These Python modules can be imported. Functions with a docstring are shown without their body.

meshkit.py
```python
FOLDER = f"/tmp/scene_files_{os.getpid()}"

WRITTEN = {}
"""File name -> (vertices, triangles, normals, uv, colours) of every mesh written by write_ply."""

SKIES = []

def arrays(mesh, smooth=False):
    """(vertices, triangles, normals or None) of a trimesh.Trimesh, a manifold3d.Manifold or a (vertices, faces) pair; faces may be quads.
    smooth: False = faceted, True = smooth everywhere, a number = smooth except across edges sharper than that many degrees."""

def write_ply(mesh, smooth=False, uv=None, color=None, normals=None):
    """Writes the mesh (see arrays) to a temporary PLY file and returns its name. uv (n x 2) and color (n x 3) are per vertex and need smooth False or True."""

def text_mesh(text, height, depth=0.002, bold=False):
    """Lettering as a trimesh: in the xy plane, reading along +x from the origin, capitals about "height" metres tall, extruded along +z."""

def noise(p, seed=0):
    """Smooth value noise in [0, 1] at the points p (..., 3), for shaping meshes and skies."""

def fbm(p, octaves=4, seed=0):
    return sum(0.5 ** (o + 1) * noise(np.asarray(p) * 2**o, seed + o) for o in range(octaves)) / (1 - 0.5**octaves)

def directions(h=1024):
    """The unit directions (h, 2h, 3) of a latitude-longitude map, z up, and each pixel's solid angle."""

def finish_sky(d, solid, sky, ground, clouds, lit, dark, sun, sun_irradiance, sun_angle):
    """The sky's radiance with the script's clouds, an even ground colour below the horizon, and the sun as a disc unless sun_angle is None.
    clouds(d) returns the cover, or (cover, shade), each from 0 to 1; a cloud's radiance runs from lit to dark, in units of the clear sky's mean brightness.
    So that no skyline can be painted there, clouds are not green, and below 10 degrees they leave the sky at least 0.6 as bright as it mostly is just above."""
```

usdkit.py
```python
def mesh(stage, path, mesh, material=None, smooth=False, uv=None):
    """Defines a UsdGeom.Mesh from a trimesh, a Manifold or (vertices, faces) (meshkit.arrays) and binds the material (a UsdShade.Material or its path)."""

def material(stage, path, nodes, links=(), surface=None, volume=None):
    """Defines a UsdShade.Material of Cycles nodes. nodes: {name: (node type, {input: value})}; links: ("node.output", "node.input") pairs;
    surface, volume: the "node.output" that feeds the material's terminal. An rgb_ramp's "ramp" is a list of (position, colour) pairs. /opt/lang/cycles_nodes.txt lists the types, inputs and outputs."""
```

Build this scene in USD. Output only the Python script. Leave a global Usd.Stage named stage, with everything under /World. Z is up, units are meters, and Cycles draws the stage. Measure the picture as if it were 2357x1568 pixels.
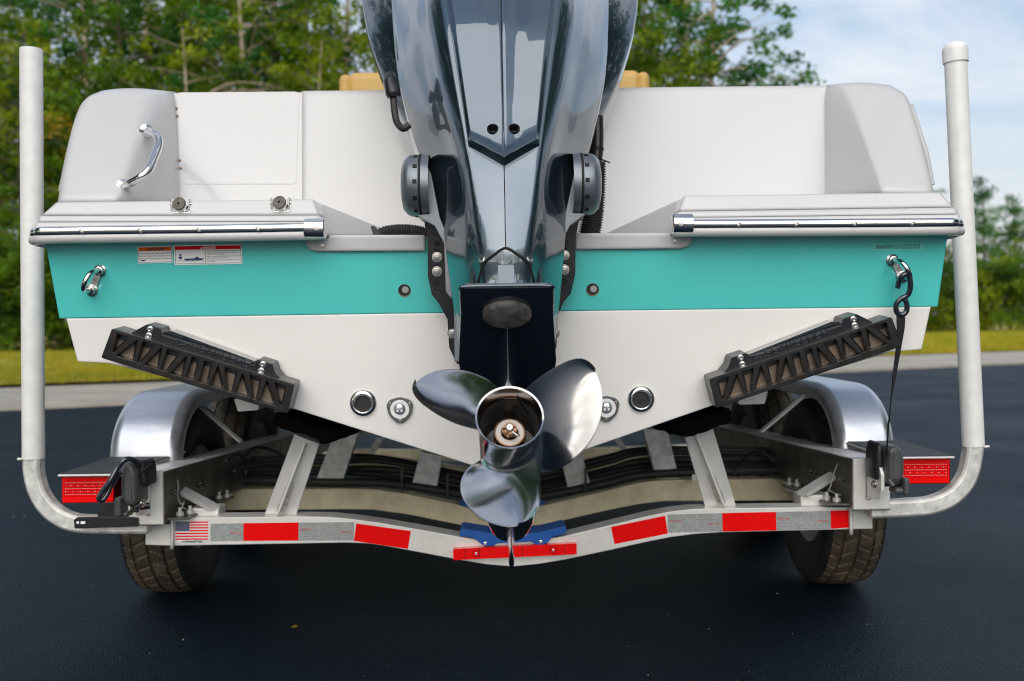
import math, random, numpy as np, trimesh, usdkit, meshkit, shapely, manifold3d
from shapely.geometry import Polygon
from pxr import Usd, UsdGeom, UsdLux, UsdShade, Sdf, Gf, Vt

stage = Usd.Stage.CreateInMemory()
UsdGeom.SetStageUpAxis(stage, UsdGeom.Tokens.z)
UsdGeom.SetStageMetersPerUnit(stage, 1.0)
UsdGeom.Xform.Define(stage, '/World')
UsdGeom.Scope.Define(stage, '/World/Looks')

# ------------------------------------------------------------------ camera, sky, sun
FPX, CX, CY = 2291.0, 1178.5, 784.0
CAM = np.array([0.0, -2.9, 0.95])
PITCH, YAW, ROLL = -0.017, 0.0059, 0.0105
F_ = np.array([math.sin(YAW) * math.cos(PITCH), math.cos(YAW) * math.cos(PITCH), math.sin(PITCH)])
R0 = np.cross(F_, [0, 0, 1.0]); R0 /= np.linalg.norm(R0)
U0 = np.cross(R0, F_)
UP = math.cos(ROLL) * U0 + math.sin(ROLL) * R0
RI = math.cos(ROLL) * R0 - math.sin(ROLL) * U0
cam = UsdGeom.Camera.Define(stage, '/World/camera')
m = np.eye(4); m[0, :3] = RI; m[1, :3] = UP; m[2, :3] = -F_; m[3, :3] = CAM
UsdGeom.Xformable(cam).AddTransformOp().Set(Gf.Matrix4d(*m.ravel().tolist()))
cam.CreateFocalLengthAttr(35.0); cam.CreateHorizontalApertureAttr(36.0); cam.CreateVerticalApertureAttr(36.0 * 681 / 1024)
cam.CreateClippingRangeAttr(Gf.Vec2f(0.05, 2000)); cam.CreateFStopAttr(3.2); cam.CreateFocusDistanceAttr(2.35)
cam.CreateExposureAttr(1.27)

SUN_EL, SUN_AZ = math.radians(24), math.radians(190)       # azimuth = atan2(x, y) of the direction towards the sun
sun_dir = np.array([math.sin(SUN_AZ) * math.cos(SUN_EL), math.cos(SUN_AZ) * math.cos(SUN_EL), math.sin(SUN_EL)])
sky_m = usdkit.material(stage, '/World/Looks/sky_look', {
    'tc': ('texture_coordinate', {}), 'sx': ('separate_xyz', {}),
    'zc': ('math', {'math_type': 'maximum', 'value2': 0.0}), 'za': ('math', {'math_type': 'add', 'value2': 0.28}),
    'dx': ('math', {'math_type': 'divide'}), 'dy': ('math', {'math_type': 'divide'}), 'cv': ('combine_xyz', {}),
    'mp': ('mapping', {'scale': (0.55, 1.0, 1.0), 'rotation': (0, 0, 0.5), 'location': (3.1, 1.7, 0)}),
    'n': ('noise_texture', {'scale': 2.4, 'detail': 7.0, 'roughness': 0.58, 'distortion': 0.5}),
    'r': ('rgb_ramp', {'ramp': [(0.0, (0.06, 0.06, 0.06)), (0.44, (0.12, 0.12, 0.12)), (0.62, (0.80, 0.80, 0.80)), (1.0, (1, 1, 1))]}),
    'sky': ('sky_texture', {'sky_type': 'single_scattering', 'sun_disc': False, 'sun_elevation': SUN_EL, 'sun_rotation': SUN_AZ, 'altitude': 100.0, 'air_density': 1.0, 'aerosol_density': 1.0, 'ozone_density': 1.0}),
    'mx': ('mix_color', {'b': (5.6, 5.8, 6.2), 'use_clamp': False}),
    'hz': ('math', {'math_type': 'subtract', 'value1': 1.0}), 'hp': ('math', {'math_type': 'power', 'value2': 3.5}), 'hm': ('math', {'math_type': 'multiply', 'value2': 0.92}), 'mh': ('mix_color', {'b': (3.75, 3.80, 3.88), 'use_clamp': False}),
    'cl': ('math', {'math_type': 'multiply_add', 'value2': 0.55, 'value3': 0.68}), 'vm': ('vector_math', {'math_type': 'scale'}),
    'bg': ('background_shader', {'strength': 0.072})},
    [('tc.generated', 'sx.vector'), ('sx.z', 'zc.value1'), ('zc.value', 'za.value1'), ('sx.x', 'dx.value1'), ('za.value', 'dx.value2'),
     ('sx.y', 'dy.value1'), ('za.value', 'dy.value2'), ('dx.value', 'cv.x'), ('dy.value', 'cv.y'), ('cv.vector', 'mp.vector'), ('mp.vector', 'n.vector'),
     ('n.fac', 'r.fac'), ('r.color', 'mx.fac'), ('sky.color', 'mx.a'), ('zc.value', 'hz.value2'), ('hz.value', 'hp.value1'), ('hp.value', 'hm.value1'), ('hm.value', 'mh.fac'), ('mx.result', 'mh.a'), ('n.fac', 'cl.value1'), ('mh.result', 'vm.vector1'), ('cl.value', 'vm.scale'), ('vm.vector', 'bg.color')], surface='bg.background')
dome = UsdLux.DomeLight.Define(stage, '/World/sky')
UsdShade.MaterialBindingAPI.Apply(dome.GetPrim()).Bind(sky_m)
dome.GetPrim().SetCustomDataByKey('kind', 'structure')
sun = UsdLux.DistantLight.Define(stage, '/World/sun')
sun.CreateIntensityAttr(0.4); sun.CreateAngleAttr(92.0); sun.CreateColorAttr(Gf.Vec3f(1.0, 0.95, 0.88)); sun.CreateNormalizeAttr(True)
zax = sun_dir; xax = np.cross([0, 0, 1.0], zax); xax /= np.linalg.norm(xax); yax = np.cross(zax, xax)
ms = np.eye(4); ms[0, :3] = xax; ms[1, :3] = yax; ms[2, :3] = zax
UsdGeom.Xformable(sun).AddTransformOp().Set(Gf.Matrix4d(*ms.ravel().tolist()))

# ------------------------------------------------------------------ helpers
_used = {}
def uniq(parent, name):
    k = (parent, name); n = _used.get(k, 0); _used[k] = n + 1
    return f"{parent}/{name}" if n == 0 else f"{parent}/{name}_{n:03d}"
def data(prim, label=None, cat=None, group=None, kind=None):
    for k, v in (('label', label), ('category', cat), ('group', group), ('kind', kind)):
        if v: prim.SetCustomDataByKey(k, v)
    return prim
def thing(name, label, cat, group=None, loc=(0, 0, 0)):
    p = uniq('/World', name); x = UsdGeom.Xform.Define(stage, p)
    if any(loc): x.AddTranslateOp().Set(Gf.Vec3d(*map(float, loc)))
    data(x.GetPrim(), label, cat, group); return p
def xf(parent, name, label=None):
    p = uniq(parent, name); data(UsdGeom.Xform.Define(stage, p).GetPrim(), label); return p
def part(parent, name, mesh, mat, smooth=35, label=None, kind=None):
    p = uniq(parent, name); me = usdkit.mesh(stage, p, mesh, mat, smooth=smooth); data(me.GetPrim(), label, kind=kind); return p
def struct(name, mesh, mat, smooth=False, kind='structure', label=None, cat=None):
    p = uniq('/World', name); me = usdkit.mesh(stage, p, mesh, mat, smooth=smooth); data(me.GetPrim(), label, cat, kind=kind); return p

def ray(px, py):
    return F_ + (px - CX) / FPX * RI + (CY - py) / FPX * UP
def P(px, py, D):                       # the point seen at a place of the photograph, D metres in front of the camera
    r = ray(px, py); return CAM + r * (D / r[1])
def G(px, py, z=0.0):
    r = ray(px, py); return CAM + r * ((z - CAM[2]) / r[2])
def pix(p):
    d = np.asarray(p) - CAM; k = d @ F_
    return CX + FPX * (d @ RI) / k, CY - FPX * (d @ UP) / k
TN = np.array([0, -1.0, -0.10]); TN /= np.linalg.norm(TN)
T0 = np.array([0, -0.40, 1.19])
def T(px, py, off=0.0):                 # on the raked transom, lifted off towards the rear
    r = ray(px, py); q = T0 + TN * off; return CAM + r * (((q - CAM) @ TN) / (r @ TN))

cat_ = trimesh.util.concatenate
def mesh_(v, f): return trimesh.Trimesh(np.asarray(v, float), np.asarray(f, int), process=False)
def hullp(pts): return trimesh.convex.convex_hull(np.asarray(pts, float))
def box(c, s):
    b = trimesh.creation.box(s); b.apply_translation(c); return b
def span(lo, hi): return box((np.asarray(lo) + hi) / 2.0, np.abs(np.asarray(hi, float) - lo))
def rbox(c, s, r, seg=12, rot=None):
    sp = manifold3d.Manifold.sphere(r, seg); h = np.maximum(np.asarray(s) / 2.0 - r, 1e-4)
    mm = manifold3d.Manifold.batch_hull([sp.translate((a * h[0], b * h[1], g * h[2])) for a in (-1, 1) for b in (-1, 1) for g in (-1, 1)])
    g = mm.to_mesh(); t = mesh_(g.vert_properties[:, :3], g.tri_verts)
    if rot is not None: t.apply_transform(rot)
    t.apply_translation(c); return t
def prism(pts, vec):                    # planar polygon in space swept along vec
    pts = np.asarray(pts, float); o = pts.mean(0)
    _, _, vt = np.linalg.svd(pts - o); e1, e2 = vt[0], vt[1]
    q = np.c_[(pts - o) @ e1, (pts - o) @ e2]
    pg = Polygon(q)
    if not pg.is_valid: pg = pg.buffer(0)
    v2, f = trimesh.creation.triangulate_polygon(pg, engine='earcut')
    v2 = np.asarray(v2)[:, :2]; n = len(v2); top = o + v2[:, :1] * e1 + v2[:, 1:2] * e2; bot = top + np.asarray(vec)
    ring = np.asarray(pg.exterior.coords)[:-1]; rp = o + ring[:, :1] * e1 + ring[:, 1:2] * e2; k = len(rp)
    V = np.vstack([top, bot, rp, rp + np.asarray(vec)]); F = [*f, *(np.asarray(f)[:, ::-1] + n)]
    for i in range(k):
        a, b = 2 * n + i, 2 * n + (i + 1) % k
        F += [[a, b, b + k], [a, b + k, a + k]]
    t = mesh_(V, F); t.merge_vertices(); t.fix_normals(); return t
def rnd(pts, r):                        # a pixel polygon with its corners rounded
    p = Polygon(pts).buffer(r).buffer(-2 * r).buffer(r)
    return list(p.exterior.coords)[:-1]
def slab(pts, D, depth, r=0):           # pixel polygon on the plane at distance D, thickened away from the camera
    if r: pts = rnd(pts, r)
    return prism([P(x, y, D) for x, y in pts], (0, depth, 0))
def plate(pts, off, depth, r=0):        # pixel polygon on the transom
    if r: pts = rnd(pts, r)
    return prism([T(x, y, off) for x, y in pts], -TN * depth)
def smooth_path(pts, n=8):
    pts = np.asarray(pts, float)
    if len(pts) < 3: return pts
    q = np.vstack([2 * pts[0] - pts[1], pts, 2 * pts[-1] - pts[-2]]); out = []
    for i in range(1, len(q) - 2):
        for t in np.linspace(0, 1, n, endpoint=False):
            a, b, c, d = q[i - 1:i + 3]
            out.append(0.5 * (2 * b + (c - a) * t + (2 * a - 5 * b + 4 * c - d) * t ** 2 + (3 * b - a - 3 * c + d) * t ** 3))
    return np.array(out + [pts[-1]])
def sweep(path, prof, up=(0, 0, 1.0), scale=None):      # profile rows (side, up) along a path
    path = np.asarray(path, float); prof = np.asarray(prof, float); k, n = len(prof), len(path); V = []
    tan = np.gradient(path, axis=0); tan /= np.linalg.norm(tan, axis=1, keepdims=True)
    nrm = np.asarray(up, float) - tan[0] * (np.asarray(up) @ tan[0])
    if np.linalg.norm(nrm) < 1e-3: nrm = np.array([1.0, 0, 0]) - tan[0] * tan[0][0]
    for i in range(n):
        nrm = nrm - tan[i] * (nrm @ tan[i]); nrm /= np.linalg.norm(nrm); s = np.cross(tan[i], nrm)
        sc = 1.0 if scale is None else scale[i]
        V.append(path[i] + sc * (prof[:, :1] * s + prof[:, 1:] * nrm))
    V = np.vstack(V + [path[:1], path[-1:]]); F = []
    for i in range(n - 1):
        for j in range(k):
            a, b = i * k + j, i * k + (j + 1) % k
            F += [[a, b, b + k], [a, b + k, a + k]]
    for j in range(k):
        F += [[n * k, (j + 1) % k, j], [n * k + 1, (n - 1) * k + j, (n - 1) * k + (j + 1) % k]]
    t = mesh_(V, F); t.fix_normals(); return t
def circ(r, n=12):
    a = np.arange(n) / n * 2 * np.pi; return np.c_[r * np.cos(a), r * np.sin(a)]
def rect(w, h, c=0.0):
    w, h = w / 2, h / 2
    if not c: return [(-w, -h), (w, -h), (w, h), (-w, h)]
    return [(-w + c, -h), (w - c, -h), (w, -h + c), (w, h - c), (w - c, h), (-w + c, h), (-w, h - c), (-w, -h + c)]
def tube(pts, r, n=12, sub=8, scale=None):
    p = smooth_path(pts, sub) if sub else np.asarray(pts, float)
    return sweep(p, circ(r, n), scale=scale)
def frame(o, d, up=(0, 0, 1.0)):
    d = np.asarray(d, float) / np.linalg.norm(d); x = np.cross(up, d)
    if np.linalg.norm(x) < 1e-3: x = np.cross((0, 1.0, 0), d)
    x /= np.linalg.norm(x); M = np.eye(4); M[:3, 0] = x; M[:3, 1] = np.cross(d, x); M[:3, 2] = d; M[:3, 3] = o; return M
def lathe(prof, o, d, n=32):            # profile rows (radius, height) turned about the axis d from o
    prof = np.asarray(prof, float); k = len(prof); a = np.arange(n) / n * 2 * np.pi; V, F = [], []
    for r, h in prof: V.append(np.c_[r * np.cos(a), r * np.sin(a), np.full(n, h)])
    V = np.vstack(V)
    for i in range(k - 1):
        for j in range(n):
            p, q = i * n + j, i * n + (j + 1) % n; F += [[p, q, q + n], [p, q + n, p + n]]
    t = mesh_(V, F); t.apply_transform(frame(o, d)); return t
def text(s, h, o, xd, nd, depth=0.0006, bold=False, center=False):
    t = meshkit.text_mesh(s, h, depth, bold); xd = np.asarray(xd, float) / np.linalg.norm(xd)
    nd = np.asarray(nd, float); nd = nd - xd * (nd @ xd); nd /= np.linalg.norm(nd)
    if center: t.apply_translation((-(t.bounds[0][0] + t.bounds[1][0]) / 2, 0, 0))
    M = np.eye(4); M[:3, 0] = xd; M[:3, 1] = np.cross(nd, xd); M[:3, 2] = nd; M[:3, 3] = o; t.apply_transform(M); return t
def bolt(parent, o, d, r, mat, name='bolt', socket=True):
    h = r * 0.55
    prof = [(r * 1.35, 0), (r * 1.35, h * .18), (r, h * .2), (r, h), (r * .9, h * 1.1)] + ([(r * .5, h * 1.1), (r * .45, h * .5), (1e-4, h * .5)] if socket else [(r * .45, h * 1.1), (r * .42, h * 1.5), (1e-4, h * 1.55)])
    return part(parent, name, lathe(prof, o, d, 18), mat, 30)
def man(t):
    return manifold3d.Manifold(manifold3d.Mesh(np.asarray(t.vertices, np.float32), np.asarray(t.faces, np.uint32)))
def loft(secs, caps=True):
    k = len(secs[0]); V = np.vstack(secs); F = []; n = len(secs)
    for i in range(n - 1):
        for j in range(k):
            a, b = i * k + j, i * k + (j + 1) % k; F += [[a, b, b + k], [a, b + k, a + k]]
    if caps:
        V = np.vstack([V, secs[0].mean(0), secs[-1].mean(0)])
        for j in range(k): F += [[n * k, (j + 1) % k, j], [n * k + 1, (n - 1) * k + j, (n - 1) * k + (j + 1) % k]]
    t = mesh_(V, F); t.fix_normals(); return t

# ------------------------------------------------------------------ materials
def pmat(name, col, rough=0.5, metal=0.0, bev=0.0, coat=0.0, spec=None, var=0.0, vscale=8.0, rvar=0.0, bump=0.0, bscale=60.0, col2=None, extra=None, coat_rough=0.03, stretch=None):
    N = {'p': ('principled_bsdf', {'base_color': col, 'roughness': rough, 'metallic': metal, **({'coat_weight': coat, 'coat_roughness': coat_rough} if coat else {}), **({'specular_ior_level': spec} if spec is not None else {}), **(extra or {})})}
    L = []
    if var or rvar or bump:
        N['tc'] = ('texture_coordinate', {}); N['g'] = ('geometry', {})
        src = 'g.position'
        if stretch: N['mpg'] = ('mapping', {'scale': stretch}); L.append(('g.position', 'mpg.vector')); src = 'mpg.vector'
    if var:
        c2 = col2 or tuple(min(1, c * (1 + var)) for c in col); c1 = col if col2 else tuple(c * (1 - var) for c in col)
        N['n1'] = ('noise_texture', {'scale': vscale, 'detail': 6.0, 'roughness': 0.62}); N['r1'] = ('rgb_ramp', {'ramp': [(0.36, c1), (0.66, c2)]})
        L += [(src, 'n1.vector'), ('n1.fac', 'r1.fac'), ('r1.color', 'p.base_color')]
    if rvar:
        N['n2'] = ('noise_texture', {'scale': vscale * 1.7, 'detail': 5.0}); N['r2'] = ('map_range', {'from_min': 0.3, 'from_max': 0.7, 'to_min': max(0.02, rough - rvar), 'to_max': rough + rvar, 'clamp': True})
        L += [(src, 'n2.vector'), ('n2.fac', 'r2.value'), ('r2.result', 'p.roughness')]
    nsrc = None
    if bev: N['bv'] = ('bevel', {'samples': 6, 'radius': bev}); nsrc = 'bv.bevel'
    if bump:
        N['n3'] = ('noise_texture', {'scale': bscale, 'detail': 4.0}); N['b'] = ('bump', {'strength': 1.0, 'distance': bump})
        L += [(src, 'n3.vector'), ('n3.fac', 'b.height')]
        if nsrc: L.append((nsrc, 'b.normal'))
        nsrc = 'b.normal'
    if nsrc:
        L.append((nsrc, 'p.normal'))
        if coat: L.append((nsrc, 'p.coat_normal'))
    return usdkit.material(stage, '/World/Looks/' + name, N, L, surface='p.BSDF')

M = {}
M['gel'] = pmat('white_gelcoat', (0.57, 0.57, 0.575), 0.22, bev=0.012, coat=0.5, var=0.012, vscale=3.0)
M['gelflat'] = pmat('white_gelcoat_panel', (0.57, 0.57, 0.575), 0.22, coat=0.5)
M['gelsoft'] = pmat('white_gelcoat_moulded', (0.57, 0.57, 0.575), 0.24, bev=0.03, coat=0.5)
M['hullwhite'] = pmat('white_hull', (0.88, 0.86, 0.835), 0.2, bev=0.006, coat=0.5, var=0.02, vscale=2.0)
M['teal'] = pmat('teal_gelcoat', (0.078, 0.60, 0.565), 0.14, bev=0.006, coat=0.7, var=0.03, vscale=1.6)
M['paint'] = pmat('slate_metallic_paint', (0.036, 0.066, 0.096), 0.24, 0.85, bev=0.003, coat=1.0, coat_rough=0.02, extra={'coat_ior': 1.9})
M['paintgrey'] = pmat('grey_metallic_paint', (0.16, 0.18, 0.21), 0.32, 0.6, bev=0.003, coat=0.4, bump=0.0004, bscale=700)
M['black'] = pmat('black_satin', (0.012, 0.014, 0.018), 0.32, bev=0.003, rvar=0.06)
M['blackgloss'] = pmat('black_gloss_paint', (0.012, 0.018, 0.027), 0.12, bev=0.002, coat=1.0)
M['gap'] = pmat('dark_gap', (0.004, 0.004, 0.005), 0.7)
M['rubber'] = pmat('black_rubber', (0.02, 0.02, 0.022), 0.55)
M['bumper'] = pmat('worn_grey_bumper', (0.11, 0.095, 0.08), 0.45, 0.2, var=0.3, vscale=90)
M['bezel'] = pmat('dark_bezel_steel', (0.24, 0.24, 0.245), 0.32, 0.85, bev=0.002)
M['chrome'] = pmat('polished_steel', (0.78, 0.77, 0.76), 0.07, 1.0, bev=0.0015)
M['steel'] = pmat('brushed_steel', (0.56, 0.54, 0.52), 0.25, 1.0, rvar=0.1, vscale=40)
M['prop'] = pmat('polished_propeller_steel', (0.62, 0.62, 0.64), 0.14, 1.0, rvar=0.05, vscale=12)
M['propdark'] = pmat('dark_hub_bore', (0.09, 0.085, 0.08), 0.4, 0.6, var=0.4, vscale=60)  # darker, mottled tone inside the propeller hub
M['brass'] = pmat('bronze_nut', (0.22, 0.13, 0.075), 0.36, 1.0, var=0.3, vscale=80)
M['zincbright'] = pmat('dull_washer', (0.42, 0.38, 0.35), 0.5, 0.5)
M['zinc'] = pmat('anode_zinc', (0.16, 0.155, 0.15), 0.6, 0.3, var=0.5, vscale=40, bump=0.001, bscale=120)
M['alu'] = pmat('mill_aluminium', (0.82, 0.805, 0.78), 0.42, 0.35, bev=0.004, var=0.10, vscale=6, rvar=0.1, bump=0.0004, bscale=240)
M['alutan'] = pmat('brightened_tan_aluminium', (0.95, 0.80, 0.55), 0.5, 0.0, bev=0.004, var=0.14, vscale=14, rvar=0.1, bump=0.0005, bscale=200)  # tan base colour lightened to make up for the shade under the hull
M['aludark'] = pmat('dark_aluminium', (0.15, 0.14, 0.125), 0.42, 0.6, bev=0.003, var=0.35, vscale=7, stretch=(1, 1, 0.25), rvar=0.1)  # darker, uneven aluminium tone for rail bodies, foot plates and tongue
M['weld'] = pmat('weld_bead', (0.62, 0.60, 0.56), 0.35, 0.9, var=0.25, vscale=60)
M['fender'] = pmat('brushed_fender', (0.60, 0.63, 0.69), 0.36, 0.9, rvar=0.06, vscale=20, stretch=(0.2, 1, 1), bump=0.0002, bscale=160)
M['galv'] = pmat('galvanised_steel', (0.72, 0.72, 0.69), 0.42, 0.4, var=0.22, vscale=26, rvar=0.12, bev=0.005)
M['pvc'] = pmat('white_pvc', (0.83, 0.83, 0.81), 0.38, var=0.05, vscale=22)
M['carpet'] = pmat('black_carpet', (0.006, 0.006, 0.007), 0.95, bump=0.004, bscale=300, spec=0.1)
M['red'] = pmat('red_reflective_tape', (0.95, 0.0005, 0.001), 0.45, var=0.03, vscale=60, spec=0.12)
M['lens'] = pmat('red_lens', (0.95, 0.0008, 0.001), 0.15, spec=0.3)
M['lensdark'] = pmat('deep_red_lens', (0.16, 0.003, 0.004), 0.15, coat=1.0)
M['lens_glint'] = pmat('painted_lens_glint', (0.95, 0.45, 0.42), 0.1, coat=1.0)  # pale tone for highlights painted on the tail light prisms
M['blue'] = pmat('blue_polyurethane', (0.006, 0.10, 0.42), 0.35, bev=0.003, var=0.12, vscale=30)
M['tan'] = pmat('tan_vinyl', (0.62, 0.38, 0.11), 0.45, var=0.05, vscale=12, bump=0.0008, bscale=320)
M['inkred'] = pmat('print_red', (0.90, 0.002, 0.004), 0.5, spec=0.15)
M['inkblue'] = pmat('print_navy', (0.012, 0.04, 0.16), 0.4)
M['inkblack'] = pmat('print_black', (0.01, 0.012, 0.02), 0.4)
M['inkgrey'] = pmat('print_grey', (0.22, 0.24, 0.28), 0.5)
M['inkorange'] = pmat('print_orange', (0.88, 0.14, 0.004), 0.5, spec=0.15)
M['paper'] = pmat('sticker_white', (0.90, 0.90, 0.90), 0.3)
M['clearfilm'] = pmat('pale_green_film', (0.12, 0.60, 0.54), 0.3)
M['led'] = pmat('led_lens', (0.7, 0.74, 0.78), 0.08, 0.8)
M['greyplastic'] = pmat('grey_plastic', (0.06, 0.063, 0.066), 0.38, bev=0.003)
M['grip'] = pmat('grey_grip_sheet', (0.035, 0.038, 0.042), 0.6, bump=0.001, bscale=500)
M['web'] = pmat('black_webbing', (0.012, 0.012, 0.014), 0.6, bump=0.001, bscale=500)
M['wiregrey'] = pmat('pale_wire', (0.35, 0.35, 0.36), 0.4)
M['blade'] = pmat('bronze_black_composite', (0.014, 0.012, 0.011), 0.30, bev=0.003, var=0.25, vscale=20, rvar=0.08, spec=0.6)
M['bladefloor'] = pmat('dusty_pocket_floor', (0.24, 0.18, 0.135), 0.30, 0.3, var=0.3, vscale=30, spec=0.6)
M['tape'] = usdkit.material(stage, '/World/Looks/silver_reflective_tape', {
    'g': ('geometry', {}), 'v': ('voronoi_texture', {'feature': 'distance_to_edge', 'scale': 170.0, 'randomness': 0.2}),
    'r': ('rgb_ramp', {'ramp': [(0.0, (0.52, 0.54, 0.54)), (0.12, (0.46, 0.48, 0.48)), (0.24, (0.24, 0.27, 0.28)), (1.0, (0.28, 0.31, 0.32))]}),
    'n': ('noise_texture', {'scale': 35.0, 'detail': 4.0}), 'mx': ('mix_color', {'blend_type': 'multiply', 'fac': 0.5}), 'rr': ('rgb_ramp', {'ramp': [(0.3, (0.6, 0.6, 0.6)), (0.7, (1, 1, 1))]}),
    'p': ('principled_bsdf', {'roughness': 0.35, 'metallic': 0.2})},
    [('g.position', 'v.vector'), ('v.distance', 'r.fac'), ('g.position', 'n.vector'), ('n.fac', 'rr.fac'), ('r.color', 'mx.a'), ('rr.color', 'mx.b'), ('mx.result', 'p.base_color')], surface='p.BSDF')
M['tyre'] = usdkit.material(stage, '/World/Looks/dusty_tread', {
    'g': ('geometry', {}), 'n': ('noise_texture', {'scale': 7.0, 'detail': 8.0, 'roughness': 0.7}), 'r': ('rgb_ramp', {'ramp': [(0.34, (0.022, 0.021, 0.020)), (0.52, (0.07, 0.055, 0.036)), (0.75, (0.20, 0.145, 0.085))]}),
    'p': ('principled_bsdf', {'roughness': 0.62})},
    [('g.position', 'n.vector'), ('n.fac', 'r.fac'), ('r.color', 'p.base_color')], surface='p.BSDF')
M['sidewall'] = pmat('tyre_sidewall', (0.018, 0.018, 0.019), 0.6, var=0.4, vscale=9)
M['asphalt'] = usdkit.material(stage, '/World/Looks/sealed_asphalt', {
    'g': ('geometry', {}), 'n': ('noise_texture', {'scale': 0.9, 'detail': 6.0, 'roughness': 0.6}), 'r': ('rgb_ramp', {'ramp': [(0.3, (0.0010, 0.0020, 0.0036)), (0.7, (0.0042, 0.0070, 0.0120))]}),
    'mp': ('mapping', {'scale': (0.8, 1.0, 1.0), 'rotation': (0, 0, 0.6)}), 'ns': ('noise_texture', {'scale': 0.8, 'detail': 6.0}),
    'rs': ('map_range', {'from_min': 0.35, 'from_max': 0.65, 'to_min': 0.50, 'to_max': 0.60, 'clamp': True}),
    'v': ('voronoi_texture', {'scale': 150.0}), 'nb': ('noise_texture', {'scale': 120.0, 'detail': 6.0, 'roughness': 0.8}), 'ad': ('math', {'math_type': 'add'}),
    'b': ('bump', {'strength': 1.0, 'distance': 0.0030}), 'vg': ('voronoi_texture', {'scale': 150.0}), 'rg': ('rgb_ramp', {'ramp': [(0.0, (0.35, 0.35, 0.35)), (0.45, (0.8, 0.8, 0.8)), (0.8, (1.6, 1.6, 1.6)), (1.0, (3.2, 3.0, 2.7))]}), 'sc': ('separate_color', {}), 'mg': ('mix_color', {'blend_type': 'multiply', 'fac': 1.0, 'use_clamp': False, 'use_clamp_result': False}),
    'sp': ('voronoi_texture', {'scale': 34.0}), 'sr': ('rgb_ramp', {'ramp': [(0.0, (1, 1, 1)), (0.07, (1, 1, 1)), (0.10, (0, 0, 0))]}), 'wn': ('white_noise_texture', {'dimensions': '3D'}), 'wr': ('math', {'math_type': 'greater_than', 'value2': 0.95}),
    'ml': ('math', {'math_type': 'multiply'}), 'mx': ('mix_color', {'b': (0.22, 0.22, 0.21)}),
    'p': ('principled_bsdf', {'specular_ior_level': 0.33, 'specular_tint': (0.20, 0.56, 1.0)})},
    [('g.position', 'n.vector'), ('n.fac', 'r.fac'), ('g.position', 'mp.vector'), ('mp.vector', 'ns.vector'), ('ns.fac', 'rs.value'), ('rs.result', 'p.roughness'),
     ('g.position', 'v.vector'), ('g.position', 'nb.vector'), ('v.distance', 'ad.value1'), ('nb.fac', 'ad.value2'), ('ad.value', 'b.height'), ('b.normal', 'p.normal'),
     ('g.position', 'sp.vector'), ('sp.distance', 'sr.fac'), ('sp.position', 'wn.vector'), ('wn.value', 'wr.value1'), ('sr.color', 'ml.value1'), ('wr.value', 'ml.value2'), ('ml.value', 'mx.fac'), ('g.position', 'vg.vector'), ('vg.color', 'sc.color'), ('sc.r', 'rg.fac'), ('r.color', 'mg.a'), ('rg.color', 'mg.b'), ('mg.result', 'mx.a'), ('mx.result', 'p.base_color')], surface='p.BSDF')
M['concrete'] = pmat('pale_concrete', (0.42, 0.38, 0.32), 0.8, var=0.18, vscale=1.2, bump=0.002, bscale=60)
M['lawn'] = pmat('lawn_ground', (0.30, 0.29, 0.022), 0.9, var=0.5, vscale=0.8, col2=(0.52, 0.35, 0.08), bump=0.03, bscale=9)
M['soil'] = pmat('forest_floor', (0.035, 0.045, 0.015), 0.95, var=0.5, vscale=0.7, bump=0.05, bscale=3)
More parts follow.
